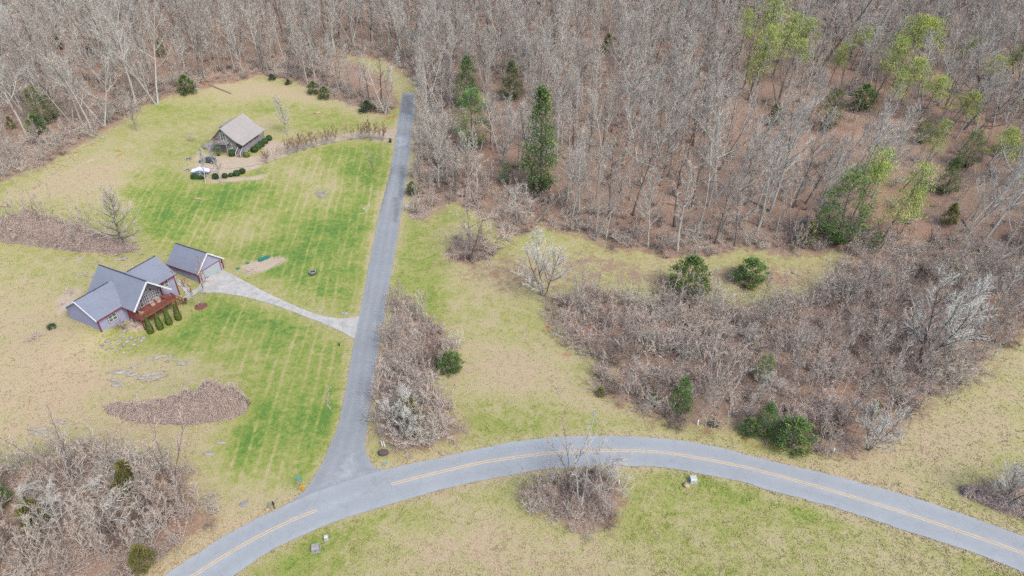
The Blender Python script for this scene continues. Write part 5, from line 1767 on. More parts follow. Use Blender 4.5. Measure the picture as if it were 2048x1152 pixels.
mound('bramble_mound', 'long mound of tangled pinkish brown brambles on the lawn below the lavender house', BRAMBLE, 2.6, 2300, 51,
      ((430, 812, 5.2), (405, 820, 3.4), (470, 812, 4.3), (380, 818, 3.8), (350, 822, 3.2), (320, 824, 2.6), (400, 832, 2.6), (262, 822, 1.6), (452, 824, 3.2), (486, 815, 3.0), (365, 832, 2.4), (288, 828, 2.0), (335, 836, 1.6), (232, 818, 1.3), (430, 832, 2.2)))
mound('vine_mound', 'wide bank of tangled grey brown vines behind the lavender house', zone([(-40, 458), (20, 456), (70, 460), (130, 468), (180, 476), (235, 489), (283, 499), (225, 507), (160, 502), (80, 491), (-40, 473)]), 3, 2600, 52,
      ((40, 468, 4.6), (75, 472, 6.4), (112, 478, 5.6), (150, 486, 4.6), (0, 464, 4.8), (190, 491, 3.8), (225, 498, 2.6), (258, 501, 1.7), (60, 482, 3.6), (130, 482, 4.8), (95, 486, 3.6), (20, 472, 3.6), (170, 494, 3.0)))
mound('leaf_pile_shrub', 'small dense brown shrub beside the pale green utility box on the lane edge', zone([(820, 432), (835, 420), (855, 418), (862, 430), (845, 438), (825, 440)]), 1.3, 260, 53, ((845, 428, 1.4),))
mound('roadside_hedge', 'low dark hedge running to the road at the right edge', zone([(1922, 978), (1950, 978), (1990, 992), (2030, 1005), (2080, 1025), (2070, 1042), (2010, 1025), (1960, 1006), (1925, 992)]), 1.3, 700, 54,
      ((1935, 985, 1.2), (1965, 995, 1.3), (1995, 1008, 1.3), (2025, 1018, 1.4), (2055, 1030, 1.4)))


# ---- woods and thickets ---------------------------------------------------
def scatter(name, label, cat, pts, rz, sc, idx, keys, tiltx=None, tilty=None):
    """one object of plants too many to count: geometry nodes set a prototype on each point"""
    c = bpy.data.collections.new(name + '_kinds')
    for k_ in keys:
        parts = PROTO[k_]
        if len(parts) == 1:
            me = parts[0][1]
        else:
            me = bpy.data.meshes.new(k_)
            vs, fs, mi = [], [], []
            for pi, (_, src) in enumerate(parts):
                o = len(vs)
                vs += [v.co[:] for v in src.vertices]
                fs += [tuple(o + i for i in p.vertices) for p in src.polygons]
                mi += [pi] * len(src.polygons)
                me.materials.append(src.materials[0])
            me.from_pydata(vs, [], fs)
            me.polygons.foreach_set('material_index', np.array(mi, np.int32))
            tt = []
            for _, src in parts:
                at_ = src.attributes.get('tint')
                tt += [d_.value for d_ in at_.data] if at_ else [0.0] * len(src.vertices)
            set_attrs(me, {'tint': tt})
            me.update()
        c.objects.link(bpy.data.objects.new(k_, me))
    me = bpy.data.meshes.new(name)
    pts = np.asarray(pts, np.float32)
    me.vertices.add(len(pts))
    me.vertices.foreach_set('co', pts.ravel())
    n = len(pts)
    set_attrs(me, {'rz': rz, 'sc': sc, 'tx': tiltx if tiltx is not None else np.zeros(n), 'ty': tilty if tilty is not None else np.zeros(n)})
    a = me.attributes.new('ix', 'INT', 'POINT')
    a.data.foreach_set('value', np.asarray(idx, np.int32))
    o = link(name, me)
    ng = bpy.data.node_groups.new(name, 'GeometryNodeTree')
    ng.interface.new_socket('Geometry', in_out='INPUT', socket_type='NodeSocketGeometry')
    ng.interface.new_socket('Geometry', in_out='OUTPUT', socket_type='NodeSocketGeometry')
    N, Lk = ng.nodes, ng.links
    gi, go = N.new('NodeGroupInput'), N.new('NodeGroupOutput')
    ip, ci = N.new('GeometryNodeInstanceOnPoints'), N.new('GeometryNodeCollectionInfo')
    ci.inputs['Collection'].default_value = c
    ci.inputs['Separate Children'].default_value = True
    ci.inputs['Reset Children'].default_value = True
    ip.inputs['Pick Instance'].default_value = True

    def named(nm, t='FLOAT'):
        q = N.new('GeometryNodeInputNamedAttribute')
        q.data_type = t
        q.inputs['Name'].default_value = nm
        return q.outputs['Attribute']

    cx = N.new('ShaderNodeCombineXYZ')
    Lk.new(named('tx'), cx.inputs[0])
    Lk.new(named('ty'), cx.inputs[1])
    Lk.new(named('rz'), cx.inputs[2])
    Lk.new(gi.outputs[0], ip.inputs['Points'])
    Lk.new(ci.outputs[0], ip.inputs['Instance'])
    Lk.new(named('ix', 'INT'), ip.inputs['Instance Index'])
    Lk.new(cx.outputs[0], ip.inputs['Rotation'])
    Lk.new(named('sc'), ip.inputs['Scale'])
    Lk.new(ip.outputs[0], go.inputs[0])
    m = o.modifiers.new('plants', 'NODES')
    m.node_group = ng
    return tag(o, label, cat, None, 'stuff')


def sample(poly, spacing, jit=.45, seed=1):
    g = np.random.default_rng(seed)
    P = np.asarray(poly)[:, :2]
    lo, hi = P.min(0), P.max(0)
    xs, ys = np.meshgrid(np.arange(lo[0], hi[0], spacing), np.arange(lo[1], hi[1], spacing))
    xs[1::2] += spacing / 2
    x = xs.ravel() + g.uniform(-jit, jit, xs.size) * spacing
    y = ys.ravel() + g.uniform(-jit, jit, xs.size) * spacing
    k = in_poly(P, x, y)
    return x[k], y[k]


def to_px(x, y, z):
    dz = z - CAMH
    d = y * _ct - dz * _st
    d = np.where(d < 1, 1, d)
    return 1024 + FPX * x / d, 576 - FPX * (y * _st + dz * _ct) / d


def visible(x, y, z, hgt):
    a, b = to_px(x, y, z)
    _, b2 = to_px(x, y, z + hgt)
    return (a > -130) & (a < 2180) & (b > -40) & (b2 < 1170)


def clear_of(x, y, polys, dist):
    k = np.ones(x.shape, bool)
    for q in polys:
        k &= poly_mask(q, x, y, dist) <= 0.001
    return k


far_fp = np.array([loc2w((at(28, 60)[0], at(28, 60)[1]), 30, *q) for q in ((-24, -6), (2, -6), (2, 12), (-24, 12))])
KEEP_OFF = [lane_poly, road_poly, drv_poly, HOUSE_FP, CABIN_FP, GARAGE_FP, far_fp]

# trees of the wood
x, y = sample(FOREST, 5.7, .46, 21)
z = zt(x, y)
k_ = visible(x, y, z, 20) & clear_of(x, y, KEEP_OFF, 2.5) & (y < 345)
tk = np.array(TAKEN)
k_ &= np.min((x[:, None] - tk[None, :, 0]) ** 2 + (y[:, None] - tk[None, :, 1]) ** 2, 1) > 9
# open ground on the near side of the evergreens, as in the photo
for ex, ey, reach, side in EVER:
    dl = math.hypot(ex, ey)
    ux, uy = ex / dl, ey / dl
    al, la = (ex - x) * ux + (ey - y) * uy, np.abs((ex - x) * uy - (ey - y) * ux)
    k_ &= ~((al > -2.5) & (al < reach) & (la < side))
CLEARING = zone([(640, 118), (740, 112), (815, 140), (818, 185), (800, 215), (760, 205), (700, 175)])
PINEFLOOR = zone([(1100, 300), (1480, 320), (1480, 500), (1100, 470)])
k_ &= ~in_poly(CLEARING, x, y)
x, y, z = x[k_], y[k_], z[k_]
px, py = to_px(x, y, z)
# fewer big trees just inside the front edge where the photo shows open leaf litter
thin = in_poly(PINEFLOOR, x, y) & (nrg.random(len(x)) < .35)
x, y, z, px, py = [v[~thin] for v in (x, y, z, px, py)]
order = np.argsort(x * x + y * y)
x, y, z, px, py = [v[order] for v in (x, y, z, px, py)]
REG = ((lambda a, b: a < 335, 'the upper left wood beside the cabin lawn'), (lambda a, b: a < 830, 'the wood behind the cabin meadow'), (lambda a, b: a < 1100 and b > 230, 'the wood along the right side of the lane'),
       (lambda a, b: a < 1500 and b > 330, 'the front of the leaf strewn wood above the meadow'), (lambda a, b: a > 1700, 'the wood at the right around the pines'), (lambda a, b: True, 'the middle of the large wood'))
LOOK = (('pale', 'tall grey barked bare tree in %s', ['wood_pale%d' % i for i in range(5)]), ('slim', 'slim whitish bare tree in %s', ['wood_slim0', 'wood_slim1']), ('dark', 'dark barked bare tree in %s', ['wood_dark%d' % i for i in range(3)]), ('silver', 'silver crowned bare tree in %s', ['wood_silver0', 'wood_silver1']))
MARKS = ((1080, 385, 'the tall pointed evergreen'), (936, 212, 'the slim dark evergreen spire'), (946, 300, 'the loose feathery evergreen'), (1515, 170, 'the leftmost pine'), (1880, 290, 'the flat topped yellow pine'),
         (1632, 150, 'the dark leaning trunk'), (1392, 474, 'the slender white trunk'), (1540, 425, 'the broad silver tree'), (1672, 490, 'the tall dark evergreen'), (1888, 388, 'the narrow green cedar'), (820, 185, 'the lane end'),
         (28, 60, 'the far house'), (271, 205, 'the tallest white barked tree'), (376, 188, 'the lawn corner cedar'), (750, 204, 'the vine covered trees'), (1214, 108, 'the single yellow green tree'), (1060, 450, 'the leaning fallen trunks'),
         (622, 82, 'the dark double trunk'), (1992, 520, 'the leaning twin trunk'), (1700, 445, 'the bright yellow pine'), (545, 160, 'the leftmost lawn edge bush'), (1790, 200, 'the pine group'), (1652, 262, 'the dark double evergreen'), (88, 250, 'the leaning white tree'))
TMARKS = ((1360, 822, 'the yellow green cedar'), (1527, 870, 'the bright conical cedar'), (1524, 765, 'the dull green cedar'), (1838, 722, 'the silver leaning tree'), (1376, 588, 'the tall rounded evergreen bush'), (1498, 566, 'the wide rounded evergreen bush'),
          (1735, 900, 'the silver tip tree'), (1690, 610, 'the pale leaning tree'), (1201, 792, 'the left corner bush'), (1960, 640, 'the right end'))


def beside(a, b, marks):
    d, mx, my, nm = min((math.hypot(a - mx, (b - my) * 1.4), mx, my, nm) for mx, my, nm in marks)
    dx, dy = a - mx, (b - my) * 1.4
    fb, lr = ('behind' if dy < 0 else 'in front of'), ('left' if dx < 0 else 'right')
    where = fb if abs(dx) < .4 * abs(dy) else '%s of' % lr if abs(dy) < .4 * abs(dx) else '%s and %s of' % ('behind' if dy < 0 else 'before', lr)
    return '%s %s %s' % ('just' if d < 55 else 'farther' if d < 120 else 'well', where, nm)


NIND = 200
for i in range(len(x)):
    if i >= NIND:
        break
    reg = next(r for f, r in REG if f(px[i], py[i]))
    lk = LOOK[rnd.choices(range(4), (5, 2, 2.2, 2.2))[0]]
    lean = max(0.0, min(.34, (px[i] - 1350) / 1500)) + rnd.gauss(0, .04)
    s = rnd.uniform(.62, 1.18) * (.82 if px[i] < 1100 and py[i] > 230 else 1)
    lb = '%s bare tree %s' % ({'pale': 'tall grey barked', 'slim': 'slim whitish', 'dark': 'dark barked', 'silver': 'silver crowned'}[lk[0]], beside(px[i], py[i], MARKS))
    plant(rnd.choice(lk[2]), 'bare_tree', (x[i], y[i], z[i]), s, lb, 'tree', 'bare trees of the leafless woods', None, (rnd.gauss(0, .04), lean))
m = slice(NIND, None)
n = len(x[m])
keys = ['wood_pale0', 'wood_pale1', 'wood_pale2', 'wood_pale3', 'wood_pale4', 'wood_dark0', 'wood_dark1', 'wood_silver0', 'wood_silver1', 'wood_slim0']
print('forest trees', len(x), 'massed', n)
scatter('far_wood', 'leafless wood covering the hillside', 'trees', np.column_stack([x[m], y[m], z[m]]), nrg.uniform(0, 6.28, n), nrg.uniform(.6, 1.18, n), nrg.integers(0, 10, n), sorted(keys),
        nrg.normal(0, .05, n), np.clip((px[m] - 1350) / 1600, 0, .34) + nrg.normal(0, .05, n))
# saplings and undergrowth in the wood
x, y = sample(FOREST, 3.9, .48, 22)
z = zt(x, y)
k_ = visible(x, y, z, 6) & clear_of(x, y, KEEP_OFF, 1.5) & (y < 330) & ~in_poly(CLEARING, x, y) & (nrg.random(len(x)) < np.where(zt(x, y) > 4, .7, .8))
x, y, z = x[k_], y[k_], z[k_]
n = len(x)
scatter('undergrowth', 'saplings and leafless undergrowth on the woodland floor', 'undergrowth', np.column_stack([x, y, z]), nrg.uniform(0, 6.28, n), nrg.uniform(.55, 1.3, n), nrg.choice(7, n, p=[.17, .14, .14, .17, .13, .12, .13]),
        ['sapling0', 'sapling1', 'sapling2', 'shrub_a', 'shrub_b', 'shrub_c', 'shrub_e'], None, nrg.normal(.05, .08, n))
# dense brush just inside the wood edges
edge = lambda x, y, d: (poly_mask(FOREST, x, y, d) > .5) & (poly_mask(FOREST, x, y, d) < .999)
x, y = sample(FOREST, 1.9, .48, 23)
z = zt(x, y)
k_ = visible(x, y, z, 3) & (y < 300) & edge(x, y, 13) & clear_of(x, y, KEEP_OFF, .9) & ~in_poly(CLEARING, x, y) & (nrg.random(len(x)) < .7)
x, y, z = x[k_], y[k_], z[k_]
n = len(x)
scatter('edge_brush', 'leafless brush along the edge of the wood', 'undergrowth', np.column_stack([x, y, z]), nrg.uniform(0, 6.28, n), nrg.uniform(.6, 1.25, n), nrg.integers(0, 6, n),
        ['sapling0', 'shrub_a', 'shrub_b', 'shrub_c', 'shrub_d', 'shrub_e'])


def thicket(name, label, poly, sp, smin, smax, seed, keys, wts):
    c0 = np.asarray(poly)[:, :2].mean(0)
    wide = c0 + (np.asarray(poly)[:, :2] - c0) * 1.12
    x, y = sample(wide, sp, .48, seed)
    gap = .5 + .5 * np.sin(x * .52 + 1.9 * np.sin(y * .33 + seed)) * np.sin(y * .58 + 1.5 * np.sin(x * .37))
    gr = np.random.default_rng(seed + 100).random(len(x))
    inside = poly_mask(poly, x, y, 2.6)
    k_ = clear_of(x, y, [lane_poly, road_poly], .8) & (inside + (gap - .5) * .7 > .18 + .5 * gr) & ~((gap < .22) & (gr < .85))
    x, y = x[k_], y[k_]
    z = zt(x, y)
    n = len(x)
    g = np.random.default_rng(seed)
    # clumps of taller and lower brush
    bump = .5 + .5 * np.sin(x * .33 + 1.7 * np.sin(y * .21)) * np.sin(y * .41 + 1.3 * np.sin(x * .27))
    edge_ = np.clip(poly_mask(poly, x, y, 3.4) * 1.5 - .4, .0, 1)
    sc = (smin + (smax - smin) * np.clip(.55 * bump + .45 * g.random(n), 0, 1)) * (.55 + .45 * edge_)
    # bushes of a kind stand together: dark, brown, pinkish and grey patches
    o = .5 + .5 * np.sin(x * .23 + 2.1 * np.sin(y * .17 + 1.0 + seed)) * np.cos(y * .29 + 1.6 * np.sin(x * .19))
    t = np.clip(o * .75 + g.random(n) * .5 - .12, 0, .999)
    ix = np.array([keys.index(q) for q in ('shrub_b', 'shrub_b', 'shrub_a', 'sapling0', 'shrub_e', 'shrub_d', 'shrub_a', 'sapling2', 'shrub_e', 'shrub_c')])[(t * 10).astype(int)]
    scatter(name, label, 'undergrowth', np.column_stack([x, y, z]), g.uniform(0, 6.28, n), sc, ix, keys)


SH = ['sapling0', 'sapling2', 'shrub_a', 'shrub_b', 'shrub_c', 'shrub_d', 'shrub_e']
thicket('thicket', 'broad thicket of leafless scrub between the meadow and the road at right', THICKET, 2.15, .7, 2.1, 31, SH, (1.2, .8, 3, 2, 3, 1, 2))
thicket('lane_thicket', 'strip of leafless scrub between the lane and the meadow', HEDGE_LANE, 1.65, .6, 1.9, 32, SH, (.5, .4, 3, 2, 2.5, 1, 2))
thicket('field_thicket', 'leafless scrub filling the lower left corner', BRUSH_LL, 1.7, .6, 1.85, 43, SH, (1, .8, 3, 2, 3, 1, 2))
thicket('bank_thicket', 'brush growing through the vine bank behind the lavender house', HEDGE_L, 2.2, .9, 2.2, 34, SH, (.2, .2, 3, 3, 1, 2, 3))
thicket('island_thicket', 'tangled brush island at the roadside', ISLAND, 1.15, .5, 1.15, 35, SH, (.2, .2, 3, 3, 2, 2, 3))
thicket('tree_foot_thicket', 'ring of low brush round the foot of the spreading tree', BRUSH_D2, 1.4, .6, 1.1, 36, SH, (.1, .1, 3, 3, 1, 2, 3))
thicket('corner_thicket', 'brush at the right edge above the road', EDGE_R, 1.5, .6, 1.3, 37, SH, (.5, .4, 3, 2, 3, 1, 2))
# saplings that stand up out of the thickets
def sapling_label(look, where, x, y, big):
    if not big:
        return '%s leafless sapling standing up out of %s' % (look, where)
    a, b = to_px(np.array([x]), np.array([y]), np.array([zf(x, y)]))
    return '%s thicket sapling %s' % (look, beside(a[0], b[0], TMARKS))


for poly, n_, sd, where in ((THICKET, 46, 61, 'the right thicket'), (HEDGE_LANE, 12, 62, 'the lane thicket'), (BRUSH_LL, 22, 63, 'the lower left brush'), (ISLAND, 4, 64, 'the roadside brush island'), (HEDGE_L, 7, 65, 'the vine bank behind the lavender house')):
    x, y = sample(poly, 2.5, .5, sd)
    pick = np.random.default_rng(sd).permutation(len(x))[:n_]
    for i in pick:
        if clear_of(x[i:i + 1], y[i:i + 1], [lane_poly, road_poly], 1.5)[0]:
            ky, lk = rnd.choice((('sapling0', 'brown'), ('sapling2', 'brown'), ('thin_white', 'whitish'), ('weeping', 'pale'), ('lawn_tree', 'pale'), ('thin_dark', 'dark')))
            h_ = rnd.uniform(3.6, 7.0) * (.75 if poly is not THICKET else 1)
            plant(ky, 'bare_sapling', (x[i], y[i], zf(x[i], y[i])), h_ / PH[ky], sapling_label(lk, where, x[i], y[i], poly is THICKET), 'tree', 'saplings in ' + where, None, (rnd.gauss(0, .06), rnd.gauss(.05, .08)))
for bx, by, s, ky, lb in ((70, 678, .9, 'shrub_e', 'small round leafless bush in the dry field left of the lavender house'), (384, 282, .9, 'shrub_a', 'small leafless bush on the grass left of the cabin landing'), (243, 656, .9, 'shrub_b', 'leafless bush against the front wall of the lavender house'),
                          (265, 655, .8, 'shrub_e', 'brown leafless bush left of the deck posts of the lavender house'), (520, 345, .5, 'shrub_e', 'low red brown bush at the end of the clipped bush row'), (1060, 572, .6, 'shrub_a', 'thin bush left of the silver meadow tree'),
                          (138, 585, .8, 'shrub_e', 'brown brush on the bare bank behind the lavender house, upper of two'), (120, 612, .7, 'shrub_d', 'brown brush on the bare bank behind the lavender house, lower of two'), (104, 655, .6, 'ivy_bush', 'low green shrub on the dry bank left of the lavender house')):
    p = at(bx, by)
    plant(ky, 'bare_bush', p, s if ky != 'ivy_bush' else .6, lb, 'shrub', sz=1 if ky != 'ivy_bush' else .6)


# ------------------------------------------------------------------ logs, rocks, small things
def log(a, b, r, label, mat='wood_log', lift=.0, name='fallen_trunk'):
    A, B = at(*a), at(*b)
    c = (A + B) / 2
    g = random.Random(int(a[0]))
    q = MB()
    n = 6
    pts = []
    for i in range(n + 1):
        t = i / n
        x, y = A[0] + (B[0] - A[0]) * t, A[1] + (B[1] - A[1]) * t
        pts.append((x - c[0] + g.uniform(-.12, .12), y - c[1] + g.uniform(-.12, .12), zf(x, y) - c[2] + r * .7 + lift * t * (1 - .3 * t)))
    q.tube(pts, [r * (1 - .5 * i / n) for i in range(n + 1)], 6, True)
    for i in range(3):
        p_, d_ = lerp(pts, g.uniform(.55, .95))
        f = deflect(d_, .7, g.uniform(0, 6.28))
        f = (f[0], f[1], abs(f[2]) + .2)
        q.tube([p_, tuple(p_[k] + f[k] * g.uniform(.6, 1.4) for k in range(3))], [r * .3, r * .1], 4, True)
    return tag(q.build(name, mat, None, False, tuple(c)), label, 'log')


log((1064, 455), (1165, 360), .32, 'long fallen trunk leaning diagonally out of the wood edge, lower of two', lift=3.2)
log((1050, 430), (1150, 378), .25, 'fallen trunk lying diagonally at the wood edge, upper of two', lift=1.5)
log((1490, 397), (1540, 422), .28, 'fallen trunk in the leaf litter left of the broad silver tree')
log((1335, 408), (1395, 420), .25, 'fallen trunk in the leaf litter behind the slender white trunk')
log((1318, 372), (1358, 343), .3, 'mossy broken trunk in the leaf litter in the middle of the wood')
log((1210, 190), (1250, 180), .3, 'short fallen log high on the leafy slope')
log((1110, 258), (1195, 232), .25, 'long thin log across the slope right of the tall pointed evergreen')
log((1925, 440), (1975, 520), .24, 'thin bare trunk fallen across the leaning trees at the right')
log((418, 170), (462, 188), .28, 'pale broken trunk lying on the grass at the top of the cabin lawn')
log((890, 45), (930, 37), .4, 'fallen log in the wood above the lane end')

ROCK = []
for i in range(4):
    g_ = random.Random(500 + i)
    q = MB()
    prof = [(.75, -.25), (1.0, .1), (.85, .42), (.45, .6), (.1, .63)]
    q.lathe(prof, 9)
    q.v = [(x * g_.uniform(.72, 1.15), y * g_.uniform(.72, 1.15), z * g_.uniform(.8, 1.1)) for x, y, z in q.v]
    ROCK.append((q.mesh('rock', 'rock_grey'), q.mesh('rock', 'rock_tan')))


def rock(px, py, L, Wd, Hh, rz, label, group=None, tan=0, name='rock'):
    p = at(px, py)
    o = link(name, ROCK[rnd.randrange(4)][tan])
    o.location = (p[0], p[1], p[2] + .02)
    o.rotation_euler = (rnd.uniform(-.1, .1), rnd.uniform(-.1, .1), rz)
    o.scale = (L, Wd, Hh)
    return tag(o, label, 'rock', group)


for bx, by, L, Wd, rz in ((238, 745, 1.9, .55, .25), (262, 750, 1.3, .5, .2), (295, 752, 1.7, .35, .35), (310, 747, 2.3, .3, .35), (315, 756, 2.2, .3, .35), (306, 761, 1.5, .3, .3), (285, 757, 1.4, .4, .3), (230, 761, .9, .5, 0), (235, 770, 1.1, .7, .2),
                          (322, 714, 1.6, .3, .15), (338, 713, 1.0, .3, .1), (303, 719, 1.4, .3, .2), (268, 736, .8, .4, .1), (350, 721, .6, .3, .1), (335, 724, .5, .4, 0)):
    rock(bx, by, L, Wd, .5, rz, 'flat grey ledge stone showing through the lawn above the bramble mound', 'ledge stones above the bramble mound', name='ledge_stone')
rock(366, 728, 1.35, .55, .5, .25, 'largest single flat pale ledge stone right of the outcrop on the lawn', name='ledge_stone')
for bx, by, L, Wd, rz in ((75, 860, 1.6, .3, .1), (90, 857, 1.2, .3, .15), (72, 868, 1.1, .35, .1), (92, 871, 1.0, .3, .1), (115, 843, .9, .3, .1), (128, 846, .8, .35, .1), (65, 858, .8, .3, 0)):
    rock(bx, by, L, Wd, .45, rz, 'flat grey ledge stone in the dry field left of the lower brush', 'ledge stones in the dry field', name='ledge_stone')
for bx, by, L, Wd in ((442, 886, .9, .35), (418, 908, 1.0, .45), (158, 517, 1.0, .35), (190, 525, .7, .3), (237, 520, 1.5, .3), (250, 517, .8, .25), (277, 509, 1.0, .25), (160, 550, 1.2, .3), (178, 553, .8, .25), (128, 518, .7, .3)):
    rock(bx, by, L, Wd, .4, .1, 'lone flat grey stone in the grass %s' % ('between the lower brush and the mown lawn' if by > 800 else 'behind the lavender house'), 'lone flat stones %s' % ('near the lower brush' if by > 800 else 'behind the lavender house'), name='flat_stone')
for bx, by, s in ((205, 690, .5), (214, 684, .6), (222, 694, .5), (228, 700, .45), (236, 688, .55), (243, 697, .5), (250, 690, .5), (256, 683, .6), (262, 676, .6), (268, 688, .5), (273, 680, .55), (281, 684, .5), (287, 676, .7), (240, 680, .45), (248, 675, .5), (232, 678, .4), (276, 692, .4), (263, 698, .4), (246, 706, .4), (212, 700, .35), (205, 697, .4), (219, 687, .4)):
    rock(bx + rnd.uniform(-2, 2), by + rnd.uniform(-2, 2), s, s * .75, s * .8, rnd.uniform(0, 3), 'grey rubble stone on the bank in front of the lavender house', 'rubble stones in front of the lavender house', name='rubble_stone')
rock(247, 663, .9, .5, .4, 1.0, 'pale flat slab leaning on the bank under the front window of the lavender house', name='stone_slab')
for i in range(36):
    t = rnd.random()
    bx, by = 250 - 190 * t + rnd.gauss(0, 5), 240 + 145 * t ** 1.15 + rnd.gauss(0, 5)
    s = rnd.uniform(.25, .6)
    rock(bx, by, s, s * .7, s * .7, rnd.uniform(0, 3), 'tan stone scattered on the bare strip below the upper left wood', 'stones along the bare strip at upper left', 1, 'scattered_stone')
rock(204, 276, 1.1, .6, .8, .2, 'white boulder at the top of the bare strip, below the upper left wood', name='boulder')
rock(185, 287, .7, .5, .6, .2, 'smaller pale boulder left of the white one on the bare strip', name='boulder')
rock(394, 179, .8, .4, .7, .2, 'white rock at the foot of the bright cedar at the lawn corner', name='boulder')
rock(636, 226, 1.35, .95, .7, .6, 'big flat brownish rock alone on the grass above the gravel drive', None, 1, 'flat_rock')
rock(394, 397, .9, .6, .35, .3, 'flat pinkish stone in the lawn below the clipped hedge', None, 1, 'flat_stone')
rock(8, 412, 1.1, .7, 1.0, .2, 'tan boulder at the left edge above the vine bank', None, 1, 'boulder')
rock(1588, 546, .6, .5, .5, .1, 'white rock in the upper meadow right of the wide evergreen bush', name='white_rock')
rock(1372, 972, .55, .5, .9, .2, 'rounded brownish stone beside the utility box below the bend', None, 1, 'rounded_stone')
for i, (bx, by) in enumerate(((1415, 602), (1423, 604), (1431, 602), (1438, 604), (1428, 608), (1442, 600))):
    rock(bx, by, .3, .25, .3, i, 'small pale stone in a scatter at the upper edge of the right thicket', 'pale stones at the upper edge of the right thicket')
for bx, by, lb in ((1032, 611, 'above the wheel ruts'), (1116, 785, 'in the middle of the lower meadow'), (1131, 823, 'near the road verge below the meadow'), (1142, 764, 'right of the meadow middle')):
    rock(bx, by, .28, .22, .25, 0, 'tiny white stone in the meadow grass %s' % lb, None, 0, 'white_stone')
# loose stones by the septic patch
for i in range(26):
    bx, by = rnd.uniform(488, 512), rnd.uniform(537, 549)
    s = rnd.uniform(.14, .32)
    rock(bx, by, s, s * .8, s, rnd.uniform(0, 3), 'small stone in the rubble patch beside the driveway', 'small stones in the rubble patch beside the driveway', i % 2, 'rubble_stone')
for i in range(10):
    rock(rnd.uniform(543, 568), rnd.uniform(512, 524), .2, .16, .2, i, 'small stone scattered right of the green box', 'small stones right of the green box', i % 2, 'rubble_stone')
# grey stone patch in the cabin lawn
for i in range(22):
    a, r_ = i * 2.4, 13 * math.sqrt((i + .5) / 22)
    rock(642 + r_ * math.cos(a), 388 + r_ * .62 * math.sin(a), .42, .34, .3, a, 'grey slate stone of the round patch in the lawn above the tyre', 'slate stones of the round lawn patch', 0, 'slate_stone')
for i in range(14):
    a, r_ = i * 2.4, 11 * math.sqrt((i + .5) / 14)
    rock(690 + r_ * .7 * math.cos(a), 628 + r_ * .3 * math.sin(a), .28, .22, .3, a, 'dark edging stone at the mouth of the concrete driveway', 'edging stones at the mouth of the driveway', 0, 'edging_stone')
for i in range(16):
    t = i / 15
    rock(660 - 5 * math.sin(t * 3) + rnd.uniform(-3, 3), 775 + 42 * t, .2, .16, .2, i, 'pale stone in a line on the left lane verge below the driveway', 'pale stones on the left lane verge', 0, 'verge_stone')

# tyre on the lawn
p = at(625.5, 547)
q = MB()
for i in range(20):
    a, b = 6.2832 * i / 20, 6.2832 * (i + 1) / 20
    pr = [(.52, .05), (.52, .42), (.62, .5), (.85, .48), (.94, .34), (.94, .12), (.84, .0)]
    for j in range(len(pr) - 1):
        (r0, z0), (r1, z1) = pr[j], pr[j + 1]
        q.quad((r0 * math.cos(a), r0 * math.sin(a), z0), (r1 * math.cos(a), r1 * math.sin(a), z1), (r1 * math.cos(b), r1 * math.sin(b), z1), (r0 * math.cos(b), r0 * math.sin(b), z0))
t = thing('tractor_tyre', 'large tyre with a pale rim lying flat on the lawn above the driveway', 'tyre', tuple(p))
q.build('tread', 'rubber', t)
q = MB()
for i in range(20):
    a, b = 6.2832 * i / 20, 6.2832 * (i + 1) / 20
    q.prism([(r * math.cos(c_), r * math.sin(c_), .49) for r, c_ in ((.58, a), (.82, a), (.82, b), (.58, b))], [(r * math.cos(c_), r * math.sin(c_), .54) for r, c_ in ((.58, a), (.82, a), (.82, b), (.58, b))])
q.build('rim_band', 'concrete_foundation', t)
p = at(625.5, 547)
rock(625.5, 547, .3, .25, .5, 0, 'tan stone inside the tyre on the lawn', None, 1)
# green box by the rubble patch, and its two round lids
p = at(528, 519)
t = thing('green_box', 'long green plastic box with a lid beside the rubble patch', 'box', tuple(p), .72)
MB().box(-1.25, 1.25, -.4, .4, 0, .42).build('body', 'plastic_green', t)
MB().box(-1.3, 1.3, -.45, .45, .42, .5).build('lid', 'plastic_green', t)
for bx, by, lb in ((495, 527, 'right'), (476, 537.5, 'left')):
    tag(MB().lathe([(.42, 0), (.42, .14), (.3, .2), (.02, .21)], 12).build('septic_lid', 'plastic_green', None, False, tuple(at(bx, by))), 'round green plastic lid in the grass beside the rubble patch, %s of two' % lb, 'lid', 'round green lids beside the rubble patch')
for bx, by, lb in ((485, 1009.5, 'left'), (491.5, 1005.5, 'right')):
    tag(MB().lathe([(.4, 0), (.4, .1), (.34, .13), (.02, .14)], 14).build('manhole_lid', 'metal_grey', None, False, tuple(at(bx, by))), 'round grey lid on the verge near the mailboxes, %s of two' % lb, 'lid', 'round grey lids on the verge')


def mailbox(bx, by, label, mat, k):
    p = at(bx, by)
    t = thing('mailbox', label, 'mailbox', tuple(p), .6)
    MB().box(-.06, .06, -.06, .06, 0, 1.05).build('post', 'wood_grey' if k else 'plastic_black', t)
    q = MB()
    ring = [(.13 * math.cos(a), 1.18 + .13 * math.sin(a)) for a in np.linspace(0, math.pi, 7)] + [(-.13, 1.05), (.13, 1.05)]
    q.prism([(x, -.28, z) for x, z in ring], [(x, .28, z) for x, z in ring])
    q.build('box', mat, t)
    MB().box(.13, .15, -.1, .02, 1.15, 1.38).build('flag', 'flag_red', t)


mailbox(549, 1017, 'black mailbox on a post at the road edge, right of two', 'plastic_black', 0)
mailbox(541, 1018, 'grey mailbox on a wooden post at the road edge, left of two', 'metal_grey', 1)
rock(534, 1019, .4, .3, .4, 0, 'pinkish stone at the foot of the two mailboxes', None, 1)

